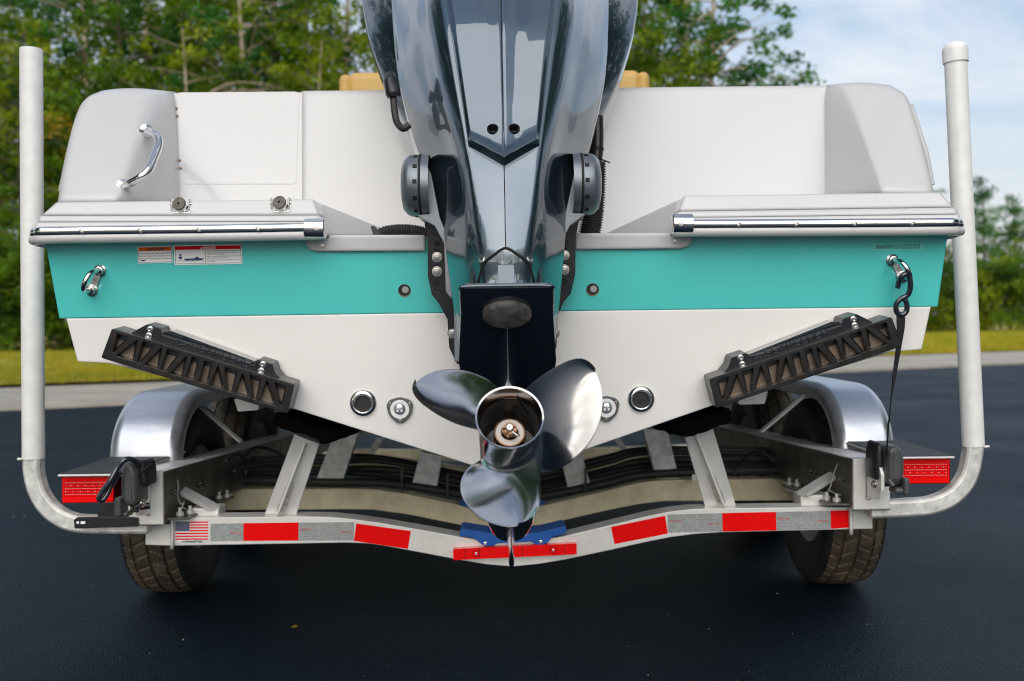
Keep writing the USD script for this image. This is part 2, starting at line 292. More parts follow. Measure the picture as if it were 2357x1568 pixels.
M['bark'] = pmat('tree_bark', (0.13, 0.10, 0.075), 0.9, var=0.35, vscale=5, bump=0.02, bscale=14, stretch=(1, 1, 0.2))
M['barkpale'] = pmat('pale_bark', (0.40, 0.32, 0.24), 0.9, var=0.3, vscale=5, bump=0.02, bscale=14, stretch=(1, 1, 0.2))
def leafmat(name, c1, c2, c3):
    return usdkit.material(stage, '/World/Looks/' + name, {
        'g': ('geometry', {}), 'n': ('noise_texture', {'scale': 0.55, 'detail': 3.0}), 'ad': ('math', {'math_type': 'multiply_add', 'value2': 0.45}),
        'r': ('rgb_ramp', {'ramp': [(0.34, c1), (0.62, c2), (0.95, c3)]}),
        'p': ('principled_bsdf', {'roughness': 0.55, 'specular_ior_level': 0.3}), 't': ('translucent_bsdf', {}), 'hv': ('hsv', {'saturation': 1.1, 'value': 1.3}), 'mx': ('mix_closure', {'fac': 0.32})},
        [('g.position', 'n.vector'), ('g.random_per_island', 'ad.value1'), ('n.fac', 'ad.value3'), ('ad.value', 'r.fac'), ('r.color', 'p.base_color'), ('r.color', 'hv.color'), ('hv.color', 't.color'),
         ('p.BSDF', 'mx.closure1'), ('t.BSDF', 'mx.closure2')], surface='mx.closure')
M['leafA'] = leafmat('deep_green_leaves', (0.020, 0.065, 0.004), (0.11, 0.22, 0.011), (0.36, 0.44, 0.026))
M['leafB'] = leafmat('yellow_green_leaves', (0.055, 0.11, 0.004), (0.26, 0.33, 0.012), (0.55, 0.52, 0.04))
M['leafC'] = leafmat('blue_green_leaves', (0.014, 0.075, 0.016), (0.075, 0.22, 0.032), (0.24, 0.39, 0.05))
M['leafD'] = leafmat('rusty_leaves', (0.14, 0.14, 0.012), (0.36, 0.22, 0.02), (0.55, 0.22, 0.03))
M['grassy'] = leafmat('grass_blades', (0.24, 0.27, 0.015), (0.42, 0.36, 0.025), (0.55, 0.39, 0.07))

# ------------------------------------------------------------------ ground, pavement, lawn
KN0, KN1 = G(-500, 970)[:2], G(2857, 815)[:2]            # near edge of the pavement
kd = (KN1 - KN0) / np.linalg.norm(KN1 - KN0); kn = np.array([-kd[1], kd[0]])
if kn[1] < 0: kn = -kn
A0 = G(0, 946)[:2] ; A1 = G(2357, 838)[:2]
kd = (A1 - A0) / np.linalg.norm(A1 - A0); kn = np.array([-kd[1], kd[0]])
def along(s, t, z): q = A0 + kd * s + kn * t; return [q[0], q[1], z]
def grid(s0, s1, t0, t1, ns, nt, zf):
    ss, tt = np.linspace(s0, s1, ns), np.linspace(t0, t1, nt)
    V = np.array([along(s, t, zf(s, t)) for s in ss for t in tt]); F = []
    for i in range(ns - 1):
        for j in range(nt - 1):
            a = i * nt + j; F += [[a, a + nt, a + nt + 1], [a, a + nt + 1, a + 1]]
    return mesh_(V, F)
struct('parking_lot', mesh_([[-900, -900, 0], [900, -900, 0], [900, 900, 0], [-900, 900, 0]], [[0, 1, 2], [0, 2, 3]]), M['asphalt'])
PW = 4.3
struct('pavement', prism([along(-160, 0, -0.05), along(260, 0, -0.05), along(260, PW, -0.05), along(-160, PW, -0.05)], (0, 0, 0.09)), M['concrete'])
def lawn_z(s, t): return 0.055 + 0.012 * max(0, t - PW) + 0.05 * float(meshkit.noise([s * 0.2, t * 0.2, 0]))
struct('lawn', grid(-160, 260, PW + 0.02, 46, 110, 26, lawn_z), M['lawn'])
struct('forest_floor', grid(-180, 300, 46.02, 160, 40, 12, lambda s, t: 0.55 + 0.004 * t + 0.3 * float(meshkit.noise([s * 0.1, t * 0.1, 3]))), M['soil'])
def gz(x, y):
    d = np.array([x, y]) - A0; t = float(d @ kn); s = float(d @ kd)
    return 0.0 if t < 0 else 0.04 if t < PW else lawn_z(s, t) if t < 46 else 0.7

# ------------------------------------------------------------------ boat
boat = thing('motorboat', 'white and teal fishing boat on the trailer, seen from its stern', 'boat')
CTR = 0.5 * (T(103, 553)[0] + T(2182, 533)[0])
def hull_loft(outline):
    base = np.array([T(x, y) for x, y in outline]); secs = []
    for dy, sx, rise in ((0, 1, 0), (0.8, 1.03, 0.0), (2.2, 1.04, 0.0), (3.6, 0.93, 0.03), (4.8, 0.62, 0.16), (5.7, 0.16, 0.42)):
        q = base.copy(); q[:, 0] = CTR + (q[:, 0] - CTR) * sx; q[:, 1] += dy + (q[:, 2] - 0.6) * 0.25 * (dy / 5.7)
        low = np.clip((1.0 - q[:, 2]) / 0.45, 0, 1); q[:, 2] += rise * low * 1.0 - 0.045 * min(dy, 2.2) * 0.5
        secs.append(q)
    return loft(secs)
teal_o = [(104, 553), (640, 549), (1165, 543), (1700, 539), (2182, 533), (2158, 706), (1294, 716), (1165, 718.5), (1030, 720), (137, 733)]
white_o = [(153, 733.5), (1030, 720.5), (1165, 719), (1294, 716.5), (2142, 706.5), (2121, 804), (2052, 810), (1650, 930), (1250, 1068), (1172, 1094), (1090, 1072), (680, 942), (250, 836), (179, 832)]
part(boat, 'topsides', hull_loft(teal_o), M['teal'], 25)
part(boat, 'hull_bottom', hull_loft(white_o), M['hullwhite'], 25)
for pts, s in (([(538, 918), (548, 948), (596, 944), (596, 918)], 0), ([(1768, 900), (1760, 930), (1700, 932), (1700, 900)], 0)):
    part(boat, 'strake', slab(pts, 2.66, 0.5, 4), M['hullwhite'], 25)

# sheer cap: stepped mouldings each side
for side in (0, 1):
    if side == 0:
        rows = [((76, 541), (751, 541), 2.455), ((84, 512), (742, 511), 2.463), ((87, 511), (741, 510), 2.467), ((92, 497), (735, 496), 2.476), ((96, 496), (734, 495), 2.480), ((131, 466), (720, 459), 2.491)]
    else:
        rows = [((1549, 537), (2213, 522), 2.455), ((1556, 502), (2207, 494), 2.463), ((1557, 501), (2204, 493), 2.467), ((1563, 487), (2198, 478), 2.476), ((1564, 486), (2194, 477), 2.480), ((1576, 451), (2163, 443), 2.491)]
    for k in range(0, 6, 2):
        (a, b, d0), (c, e, d1) = rows[k], rows[k + 1]
        f = [P(*a, d0), P(*b, d0), P(*c, d1), P(*e, d1)]
        bk = [q + [0.0, 0.5, 0] for q in f]
        part(boat, 'sheer_cap', hullp(f + bk), M['gel'], 20)
    # the cap's underside lip below the rail
    lip = [(88, 545), (104, 553), (720, 552), (748, 543), (720, 541), (80, 541)] if side == 0 else [(1552, 537), (1600, 546), (2182, 533), (2203, 525), (2211, 519), (1560, 532)]
# rub rails
def rail_path(pts, dz=0.0, side=-1):
    p = [P(x, y, D) + [0, 0, dz] for x, y, D in pts]
    e = p[-1]; return p + [e + [0.028 * side, 0.06, 0], e + [0.045 * side, 0.35, 0.0], e + [0.06 * side, 1.2, -0.02]]
RL = [(746, 524, 2.437), (500, 528, 2.437), (260, 531, 2.437), (118, 533, 2.437), (88, 535, 2.447)]
RR = [(1550, 517, 2.437), (1800, 516, 2.437), (2050, 514.5, 2.437), (2170, 513.5, 2.437), (2199, 514, 2.447)]
for pts, side in ((RL, -1), (RR, 1)):
    rr = part(boat, 'rub_rail', sweep(smooth_path(rail_path(pts, 0, side), 6), [(0.011 * math.cos(a), 0.0125 * math.sin(a)) for a in np.arange(16) / 16 * 2 * np.pi]), M['chrome'], 60)
    part(boat, 'rub_rail_base', tube(rail_path([(x, y + 16, D + 0.006) for x, y, D in pts], 0, side), 0.0135, 14, 6), M['gel'], 60)
    xs = (188, 323, 458, 594) if side < 0 else (1700, 1833, 1967, 2100)
    for x in xs:
        y = np.interp(x, [p[0] for p in sorted(pts)], [p[1] for p in sorted(pts)])
        part(rr, 'screw', lathe([(0.0062, 0), (0.0055, .0015), (0.003, .0024), (0.0028, .0012), (1e-4, .0012)], P(x, y, 2.437 - 0.0112), (0, -1, 0), 16), M['steel'], 30)
    c = P(725, 526.5, 2.44) if side < 0 else P(1571, 516, 2.44)
    cp = part(boat, 'rail_end_cap', lathe([(1e-4, -.025), (.0235, -.025), (.0255, -.0235), (.0255, .0235), (.0235, .025), (1e-4, .025)], c + [0, .004, 0], (1, 0, 0), 40), M['chrome'], 40)
    bolt(cp, c + [0.008 * -side, -0.0212, 0], (0, -1, 0), 0.0045, M['steel'], 'screw')

# aft bulkhead, door, quarter mouldings
def bulk(x, y): return P(x, y, np.interp(y, [200, 560], [3.0, 2.92]))
bz = []
fr = [bulk(380, 215.5), bulk(697, 213), bulk(697, 556), bulk(380, 556)]
part(boat, 'aft_bulkhead', hullp([q for q in fr] + [q + [0, .35, 0] for q in fr]), M['gelflat'], 20)
fr = [bulk(696, 210.5), bulk(1165, 206), bulk(1935, 197.5), bulk(1935, 556), bulk(696, 556)]
part(boat, 'aft_bulkhead', hullp([q + [0, -.004, 0] for q in fr] + [q + [0, .35, 0] for q in fr]), M['gelsoft'], 20)
dr = rnd([(406, 213.5), (689, 211.5), (682, 424), (419, 424)], 10)
dp = prism([bulk(x, y) + [0, -0.0018, 0] for x, y in dr], (0, 0.0016, 0))
door = part(boat, 'transom_door', dp, M['gelflat'], 20)
for x, y in ((409, 250), (411, 268), (416.5, 370), (418.5, 388)):
    part(door, 'hinge_screw', lathe([(0.0042, 0), (0.0038, .002), (0.002, .0026), (1e-4, .0018)], bulk(x - 2, y) + [0, -0.0015, 0], (0, -1, 0), 12), M['brass'], 30)
QM = (([(133, 468, 2.63), (150, 362, 2.71), (177, 262, 2.80), (200, 226, 2.84), (232, 210, 2.89)], [(280, 465, 2.635), (310, 365, 2.73), (338, 268, 2.84), (350, 225, 2.90), (358, 207, 2.95)], [(413, 472, 2.93), (408, 362, 2.95), (402, 268, 2.965), (399, 230, 2.975), (398, 211, 2.99)]),
      ([(2150, 448, 2.63), (2132, 362, 2.71), (2108, 282, 2.78), (2086, 222, 2.84), (2050, 197, 2.89)], [(2029, 445, 2.635), (2008, 380, 2.70), (1975, 290, 2.80), (1945, 215, 2.90), (1925, 194, 2.95)], [(1900, 457, 2.93), (1900, 370, 2.95), (1901, 280, 2.965), (1902, 225, 2.975), (1904, 196, 2.99)]))
for o3, c3, i3 in QM:
    O3, C3, I3 = (smooth_path([P(*q) for q in k3], 6) for k3 in (o3, c3, i3)); secs = []
    for j, (o, c, i) in enumerate(zip(O3, C3, I3)):
        row = [o + (c - o) * f + np.array([0, -.006 * f * (1 - f) * 4, (.005 * f * (1 - f) * 4) * max(0, j / (len(O3) - 1) * 4 - 3)]) for f in np.linspace(0, 1, 9)] + [c + (i - c) * f for f in (.33, .66, 1.0)]
        secs.append(np.array(row + [i + [0, .35, 0], o + [0, .55, 0], o + [0, .12, 0]]))
    top = secs[-1].copy(); top[:, 1] += .05; top[:, 2] += .006; secs.append(top); top = top.copy(); top[:, 1] += .3; secs.append(top)
    part(boat, 'quarter_moulding', loft(secs), M['gelsoft'], 38)
# outer gunwale step beside each moulding
for pts in ([(144, 440, 2.69), (163, 352, 2.76), (188, 262, 2.84), (180, 262, 2.84), (152, 352, 2.76), (134, 440, 2.69)], [(2152, 425, 2.69), (2136, 345, 2.76), (2102, 240, 2.87), (2094, 240, 2.87), (2126, 345, 2.76), (2142, 425, 2.69)]):
    f = [P(*q) for q in pts]; part(boat, 'gunwale_moulding', hullp(f + [q + [0, .5, 0] for q in f]), M['gel'], 18)
# splash well sides, lip
for pts in ([(719, 461, 2.60), (750, 543, 2.47), (930, 546, 2.925), (719, 461, 2.98), (735, 546, 3.02)], [(1577, 453, 2.60), (1551, 540, 2.47), (1385, 542, 2.925), (1577, 453, 2.98), (1560, 542, 3.02)]):
    part(boat, 'well_side', hullp([P(*q) for q in pts]), M['gel'], 15)
part(boat, 'well_lip', plate(rnd([(978, 541), (735, 541), (699, 546), (700, 556), (712, 574), (728, 578.5), (978, 577.5)], 3), 0.012, 0.011), M['gel'], 20)
part(boat, 'well_lip', plate(rnd([(1325, 537), (1565, 536), (1599, 539), (1596, 552), (1583, 568), (1566, 572), (1325, 574)], 3), 0.012, 0.011), M['gel'], 20)
part(boat, 'well_floor', hullp([T(700, 546, 0.003), T(1597, 541, 0.003), P(1597, 552, 2.95), P(700, 556, 2.95), T(700, 575, -0.02), T(1597, 570, -0.02)]), M['gel'], 20)
for x, y in ((742.5, 567), (1553, 557)):
    bolt(boat, T(x, y, 0.012), TN, 0.0042, M['steel'], 'lip_screw')

# helm seat bolster
c = 0.5 * (P(780, 190, 4.0) + P(1495, 184, 4.0)); wseat = P(1495, 184, 4.0)[0] - P(780, 190, 4.0)[0]
seat = part(boat, 'seat_back', rbox(c + [0, 0.1, -0.03], (wseat - 0.06, 0.2, 0.15), 0.035, 20), M['tan'], 40)
for s in (-1, 1):
    part(seat, 'end_panel', rbox(c + [s * (wseat / 2 - 0.022), 0.1, -0.032], (0.05, 0.19, 0.14), 0.024, 16), M['tan'], 40)

# grab handle
hp = [(286, 428, 2.67), (300, 421, 2.63), (322, 410, 2.61), (342, 392, 2.62), (357, 358, 2.655), (366, 330, 2.685), (361, 313, 2.715), (345, 303, 2.765), (337, 301, 2.80)]
gh = part(boat, 'grab_handle', tube([P(*q) for q in hp], 0.0115, 14, 6), M['chrome'], 60)
for q, nx in (((284, 429, 2.675), hp[1]), ((336, 301, 2.805), hp[-2])):
    o = P(*q); d = P(*nx) - o
    part(gh, 'flange', lathe([(0.0185, -0.004), (0.0185, 0.002), (0.015, 0.005), (0.0115, 0.006)], o, d, 24), M['chrome'], 40)

# ladder clips on the cap
for x, y in ((411, 468), (642, 465)):
    o = P(x, y, 2.47); lc = xf(boat, 'ladder_clip')
    ax_ = np.array([0.12, 1.0, -0.28]); part(lc, 'bumper', lathe([(0.0170, 0.02), (0.0170, 0.002), (0.0155, 0.0), (0.003, 0.0), (0.003, 0.008), (1e-4, 0.008)], o, ax_, 28), M['bumper'], 40)
    part(lc, 'barrel', lathe([(0.0185, 0.08), (0.0185, 0.008), (0.0178, 0.006), (0.0165, 0.006)], o, ax_, 28), M['chrome'], 40)
    part(lc, 'fork', cat_([rbox(o + [s * 0.0215, 0.035, -0.002], (0.004, 0.05, 0.03), 0.0018, 8) for s in (-1, 1)] + [rbox(o + [0.004, 0.04, -0.022], (0.046, 0.06, 0.007), 0.003, 8), rbox(o + [0.008, 0.08, -0.012], (0.05, 0.06, 0.03), 0.01, 10)]), M['chrome'], 40)
    for s in (-1, 1):
        bolt(lc, o + [s * 0.0235, 0.022, 0.0], (s, 0, 0), 0.0058, M['chrome'], 'pin', False)

# transom fittings
TX = np.array([1.0, 0, 0]); TU = np.cross(TN, TX) * -1.0
if TU[2] < 0: TU = -TU
for pts in (((231, 623), (212, 668)), ((2053, 599), (2076, 637))):
    a, b = T(*pts[0]), T(*pts[1]); te = xf(boat, 'tow_eye')
    for q in (a, b):
        part(te, 'washer', lathe([(0.0155, 0), (0.0155, 0.004), (0.012, 0.006), (0.0105, 0.012), (0.0075, 0.013)], q, TN, 20), M['steel'], 30)
    u = (b - a); un = u / np.linalg.norm(u)
    part(te, 'backing_plate', prism([a - un * .004 + np.cross(un, TN) * .008 + TN * .002, b + un * .004 + np.cross(un, TN) * .008 + TN * .002, b + un * .004 - np.cross(un, TN) * .008 + TN * .002, a - un * .004 - np.cross(un, TN) * .008 + TN * .002], TN * .0025), M['steel'], 30)
    part(te, 'loop', tube([a, a + TN * .03, a + TN * .055 + u * .12, a + TN * .066 + u * .5, a + TN * .055 + u * .88, b + TN * .03, b], 0.0068, 14, 8), M['chrome'], 60)
for x, y in ((931, 669), (1364, 667)):
    dh = xf(boat, 'drain_hole')
    part(dh, 'ring', lathe([(0.0162, 0.0), (0.0155, 0.0022), (0.0142, 0.002), (0.0135, 0.0)], T(x, y, 0.0003), TN, 32), M['brass'], 40)
    part(dh, 'bore', lathe([(0.0138, 0.0012), (0.0138, 0.0006), (0.0001, 0.0005)], T(x, y, 0.0004), TN, 32), M['black'], 40)
    part(dh, 'tube_end', lathe([(0.0085, 0.0013), (0.0001, 0.0014)], T(x + 2, y - 2, 0.0004), TN, 24), M['wiregrey'], 40)
for x, y in ((921, 941), (1395, 938)):
    ul = xf(boat, 'underwater_light'); o = T(x, y)
    a = np.arange(72) / 72 * 2 * np.pi; rr = 0.0315 + 0.0038 * np.clip(np.cos(3 * (a + np.pi / 2)), -0.2, 1)
    part(ul, 'bezel', prism([o + TN * .0005 + r * (math.cos(t) * TX + math.sin(t) * TU) for r, t in zip(rr, a)], TN * .0075), M['bezel'], 30)
    part(ul, 'ring', lathe([(0.0245, 0.008), (0.024, 0.0105), (0.0165, 0.0105), (0.0155, 0.0085)], o, TN, 32), M['paper'], 30)
    part(ul, 'lens', lathe([(0.0158, 0.0086), (0.013, 0.0125), (0.008, 0.0145), (1e-4, 0.015)], o, TN, 32), M['led'], 40)
    for k in range(3):
        t = math.radians(90 + 120 * k); part(ul, 'diode', rbox(o + TN * .0148 + .006 * (math.cos(t) * TX + math.sin(t) * TU), (0.005, 0.003, 0.006), 0.0012, 8), M['paper'], 30)
    for k in range(3):
        t = math.radians(-90 + 120 * k); bolt(ul, o + TN * .008 + .0285 * (math.cos(t) * TX + math.sin(t) * TU), TN, 0.0034, M['steel'], 'screw')
for x, y in ((836, 928), (1475.5, 919)):
    th = xf(boat, 'scupper'); o = T(x, y)
    part(th, 'flange', lathe([(0.0355, 0), (0.0352, 0.003), (0.031, 0.0085), (0.025, 0.0105), (0.0215, 0.0085), (0.0205, 0.001)], o, TN, 40), M['chrome'], 60)
    part(th, 'flap', lathe([(0.0208, 0.0016), (1e-4, 0.0026)], o, TN, 32), M['rubber'], 40)

# stickers and lettering on the transom
def sticker(pts): return plate(rnd(pts, 2.5), 0.0010, 0.0009)
w = part(boat, 'warning_sticker', sticker([(316.5, 568), (396, 566), (398, 605), (318, 606.5)]), M['paper'], False)
part(w, 'header', plate([(318.5, 570.2), (394.5, 568.3), (394.8, 577.0), (318.9, 578.6)], 0.0016, 0.0005), M['inkorange'], False)
part(w, 'border', cat_([plate(q, 0.0015, 0.0004) for q in ([(318.4, 578), (319.2, 578), (320.6, 604.6), (319.8, 604.6)], [(394.4, 577), (395.2, 577), (396.4, 603.2), (395.6, 603.2)], [(319.8, 604.0), (396.4, 602.6), (396.4, 603.3), (319.8, 604.8)])]), M['inkblue'], False)
xd = T(396, 566) - T(316.5, 568); PXM = np.linalg.norm(xd) / 79.5
def lab(parent, s, h, x, y, mat, off=0.0022, bold=False, center=True, name='lettering', xd=xd):
    return part(parent, name, text(s, h * PXM, T(x, y, off), xd, TN, 0.0004, bold, center), mat, False)
def tri(x, y, s): return plate([(x - s, y + s * .8), (x + s, y + s * .8), (x, y - s * .9)], 0.0022, 0.0005)
lab(w, 'WARNING', 5.4, 361, 576.2, M['inkblack'], bold=True); part(w, 'triangle', tri(340.5, 574.5, 2.8), M['inkblack'], False)
for k, s in enumerate(('Rotating propeller may cause serious', 'injury or death. Do not approach or', 'use ladder when engine is running.')):
    lab(w, s, 3.4, 357.4, 585.6 + k * 6.1 - 0.9, M['inkgrey'])
part(w, 'mark', plate([(323, 601.6), (325, 599), (335, 598.8), (333.4, 601.4)], 0.002, 0.0004), M['inkblue'], False)
d = part(boat, 'danger_sticker', sticker([(400, 564.6), (556.5, 562.2), (558.5, 607.5), (402, 610.5)]), M['paper'], False)
part(d, 'header', plate([(402.6, 567.4), (554, 565), (554.3, 573), (403, 575.6)], 0.0016, 0.0005), M['inkred'], False)
part(d, 'border', cat_([plate(q, 0.0015, 0.0004) for q in ([(402.8, 575), (403.6, 575), (405, 608), (404.2, 608)], [(553.8, 573), (554.6, 573), (556.2, 605.4), (555.4, 605.4)], [(404.2, 607.4), (556.2, 604.8), (556.2, 605.5), (404.2, 608.2)], [(471.4, 574), (472.2, 574), (473.6, 606.6), (472.8, 606.6)])]), M['inkblue'], False)
lab(d, 'DANGER', 5.2, 482, 572.9, M['paper'], bold=True); part(d, 'triangle', tri(463.5, 571.2, 2.7), M['paper'], False)
part(d, 'boat_picture', plate([(424, 595.5), (446, 595), (452, 591.6), (455, 590.6), (459, 594.6), (470, 594.3), (464.5, 599.4), (460, 598.9), (455, 599.8), (450, 599), (444, 600), (438, 599.2), (432, 600.2), (424.5, 599)], 0.0021, 0.0004), M['inkblue'], False)
part(d, 'swimmer_picture', cat_([plate([(415 + 2.4 * math.cos(a), 587.6 + 2.6 * math.sin(a)) for a in np.arange(14) / 14 * 6.283], 0.0021, 0.0004), plate([(411, 594.5), (412.5, 591), (418, 590.8), (420, 594.3), (418.4, 594.6), (418, 596.8), (413, 597), (412.8, 594.8)], 0.0021, 0.0004)]), M['inkblue'], False)
wv = [(405, 600 + 0.8 * math.sin(k)) for k in range(1)]
part(d, 'water_line', cat_([plate([(406 + k * 6.4, 600.2 + (k % 2) * .9), (412.4 + k * 6.4, 600.2 + ((k + 1) % 2) * .9), (412.4 + k * 6.4, 600.8 + ((k + 1) % 2) * .9), (406 + k * 6.4, 600.8 + (k % 2) * .9)], 0.0018, 0.0003) for k in range(10)]), M['inkblue'], False)
for k, (s, b) in enumerate((('Carbon monoxide (CO) can cause brain damage or death.', 1), ('Engine and generator exhaust contains odorless and', 0), ('colorless carbon monoxide gas.', 0), ('Carbon monoxide will be around the back of the boat when', 0), ('engines or generators are running.', 0), ('Move to fresh air if you feel nausea, headache, dizziness', 0), ('or drowsiness.', 0))):
    lab(d, s, 2.15, 475.5, 579.2 + (0, 4.6, 8.0, 12.6, 16.0, 20.6, 24.0)[k], M['inkgrey'], center=False, bold=bool(b))
h = part(boat, 'hull_number_plate', sticker([(2005, 561), (2125, 559.5), (2125, 576.5), (2005, 577.5)]), M['clearfilm'], False)
for k, ch in enumerate('SWNSF101C223'):
    lab(h, ch, 7.6 if ch in 'WN' else 9.4, 2019 + k * 8.6, 572.8 - k * 0.09, M['inkblack'], xd=T(2125, 559.5) - T(2005, 561))

# trim stabilizers
def stabilizer(mirror):
    C = [(258, 756), (678, 885), (662, 953), (233, 824)]            # face corners, left one
    cxm = 1155.0; slope = -0.0042
    def mp(x, y):
        if not mirror: return x, y
        return 2 * cxm - x, y - 0.0205 * (cxm - x) * 1.6 + 3
    def Wf(x, y, off): x, y = mp(x, y); return T(x, y, off)
    st = xf(boat, 'trim_stabilizer')
    def pl(pts, off, dep): return prism([Wf(x, y, off) for x, y in pts], -TN * dep)
    body = pl(rnd(C, 5), 0.085, 0.07)
    def cz(cx, cy): return ((240 + cx / 4.365) * .9207, (780 + cy / 4.363) * .9207)
    wins = [[(215, 243), (350, 290), (180, 445), (165, 440)], [(440, 305), (405, 545), (205, 485)], [(498, 326), (627, 378), (470, 562), (430, 552)], [(708, 390), (670, 630), (508, 580)],
            [(765, 412), (905, 460), (755, 655), (690, 638)], [(983, 476), (935, 715), (798, 680)], [(1035, 497), (1115, 521), (1065, 752), (963, 720)], [(1170, 540), (1258, 566), (1208, 796), (1108, 768)],
            [(1318, 582), (1388, 856), (1238, 810)], [(1390, 609), (1532, 656), (1480, 884), (1412, 868)], [(1590, 666), (1672, 942), (1503, 895)], [(1668, 694), (1797, 737), (1745, 967), (1697, 953)],
            [(1855, 746), (1957, 1032), (1768, 980)], [(1940, 779), (2072, 822), (2022, 1034), (1998, 1025)]]
    mm = man(body)
    for wv in wins:
        p = Polygon([cz(*q) for q in wv]).buffer(-1.2).buffer(1.5)
        cut = pl(list(p.exterior.coords)[:-1], 0.095, 0.034)
        mm = mm - man(cut)
    g = mm.to_mesh(); part(st, 'blade', mesh_(g.vert_properties[:, :3], g.tri_verts), M['blade'], 25)
    for wv in wins:
        p = Polygon([cz(*q) for q in wv]).buffer(-1.6)
        if p.is_empty: continue
        part(st, 'pocket_floor', pl(list(p.exterior.coords)[:-1], 0.0645, 0.003), M['bladefloor'], False)
    # housing behind the blade with two bolted ears
    part(st, 'mounting_plate', pl(rnd([(258, 757), (299, 768), (338, 747), (369, 756), (376, 775), (577, 837), (594, 828), (627, 838), (633, 858), (648, 875), (678, 886), (668, 900), (255, 775)], 2), 0.068, 0.063), M['black'], 25)
    part(st, 'actuator', pl(rnd([(378, 764), (395, 762), (585, 831), (600, 846), (590, 850), (380, 786)], 3), 0.045, 0.04), M['blackgloss'], 25)
    part(st, 'face_panel', pl(rnd([(372, 771), (576, 836), (590, 842), (600, 868), (380, 802), (368, 786)], 2), 0.0705, 0.008), M['black'], 25)
    for bx, by in ((345.5, 758.5), (342.5, 773), (605, 839), (601, 854)):
        x, y = mp(bx, by); bolt(st, T(x, y, 0.0685), TN, 0.0062, M['chrome'])
    a, b = Wf(402, 786, 0.0713), Wf(590, 845, 0.0713)
    if mirror: a, b = Wf(588, 845, 0.0713), Wf(404, 787, 0.0713)
    xd2 = b - a; L = np.linalg.norm(xd2); t0 = meshkit.text_mesh('SEAKEEPER', 0.022, 0.0007); wd = t0.bounds[1][0]
    t0.apply_scale([L * 0.80 / wd, 0.75, 1.0]); xd2 = xd2 / L; upd = np.cross(TN, xd2); upd = upd / np.linalg.norm(upd)
    if upd[2] < 0: upd = -upd
    Mx = np.eye(4); Mx[:3, 0] = xd2; Mx[:3, 1] = upd; Mx[:3, 2] = TN; Mx[:3, 3] = a + xd2 * L * 0.2 - upd * 0.006; t0.apply_transform(Mx)
    part(st, 'lettering', t0, M['blackgloss'], False)
    sw = [a + xd2 * L * q[0] + upd * q[1] for q in ((0.0, 0.011), (0.17, 0.004), (0.10, 0.002), (0.17, -0.003), (0.02, -0.006), (0.11, -0.001), (0.03, 0.004))]
    part(st, 'emblem', prism([q + TN * .0002 for q in sw], TN * .0007), M['blackgloss'], False)
    for q in ((275, 885), (698, 1003)):
        pass
stabilizer(False); stabilizer(True)

# ------------------------------------------------------------------ outboard motor (local: x across, u rearwards along the propeller shaft, w up the drive shaft)
TILT = math.radians(31); AX = np.array([0, -math.cos(TILT), math.sin(TILT)]); WX = np.array([0, math.sin(TILT), math.cos(TILT)])
HUB = P(1173, 961, 1.79); ORG = HUB - 0.33 * AX
WX = WX + np.array([-0.008, 0, 0])
def Lp(x, u, w): return ORG + np.array([1.0, 0, 0]) * x + AX * u + WX * w
def LP(pts): pts = np.asarray(pts, float); return ORG + pts[:, :1] * np.array([1.0, 0, 0]) + pts[:, 1:2] * AX + pts[:, 2:3] * WX
def Lt(t):
    t.vertices = LP(np.asarray(t.vertices)); t.fix_normals(); return t
motor = thing('outboard_motor', 'dark blue grey metallic outboard motor tilted up on the white and teal stern', 'boat motor')
def cr(pts, n=6, closed=False):
    return smooth_path(pts, n)
def w_at(py, u):                        # height on the motor whose centre line shows at row py
    lo, hi = -0.4, 1.9
    for _ in range(50):
        mid = (lo + hi) / 2
        if pix(Lp(0, u, mid))[1] > py: lo = mid
        else: hi = mid
    return lo
def half(px, u, w):                     # metres for a half width of px pixels there
    return px * (Lp(0, u, w)[1] + 2.9) / FPX

# lower cowling: rows (row in the photo, silhouette half width in px, depth of the silhouette)
SIL = [(-260, 250, .06), (-60, 250, .06), (50, 247, .06), (130, 243, .06), (190, 236, .06), (252, 223, .05), (330, 203, .05), (400, 177, .04), (470, 153, .03), (530, 141, .03), (600, 134, .02), (660, 127, .02), (740, 117, .01), (810, 108, .0), (860, 96, 0)]
wsil = np.array([w_at(a, c) for a, b, c in SIL]); hsil = np.array([half(b, c, ww) for (a, b, c), ww in zip(SIL, wsil)]); usil = np.array([c for a, b, c in SIL])
o_ = np.argsort(wsil); wsil, hsil, usil = wsil[o_], hsil[o_], usil[o_]
hw_f = lambda w: np.interp(w, wsil, hsil); us_f = lambda w: np.interp(w, wsil, usil)
UR = [(0.20, .10), (.32, .13), (.40, .165), (.455, .200), (.55, .232), (.645, .258), (.80, .283), (1.0, .308), (1.15, .318), (1.30, .30), (1.42, .25)]
ur_f = lambda w: np.interp(w, [a for a, b in UR], [b for a, b in UR])
PWX = [(.2, .03), (.38, .036), (.455, .045), (.645, .070), (.70, .079), (1.10, .130), (1.4, .15)]
pw_f = lambda w: np.interp(w, [a for a, b in PWX], [b for a, b in PWX])
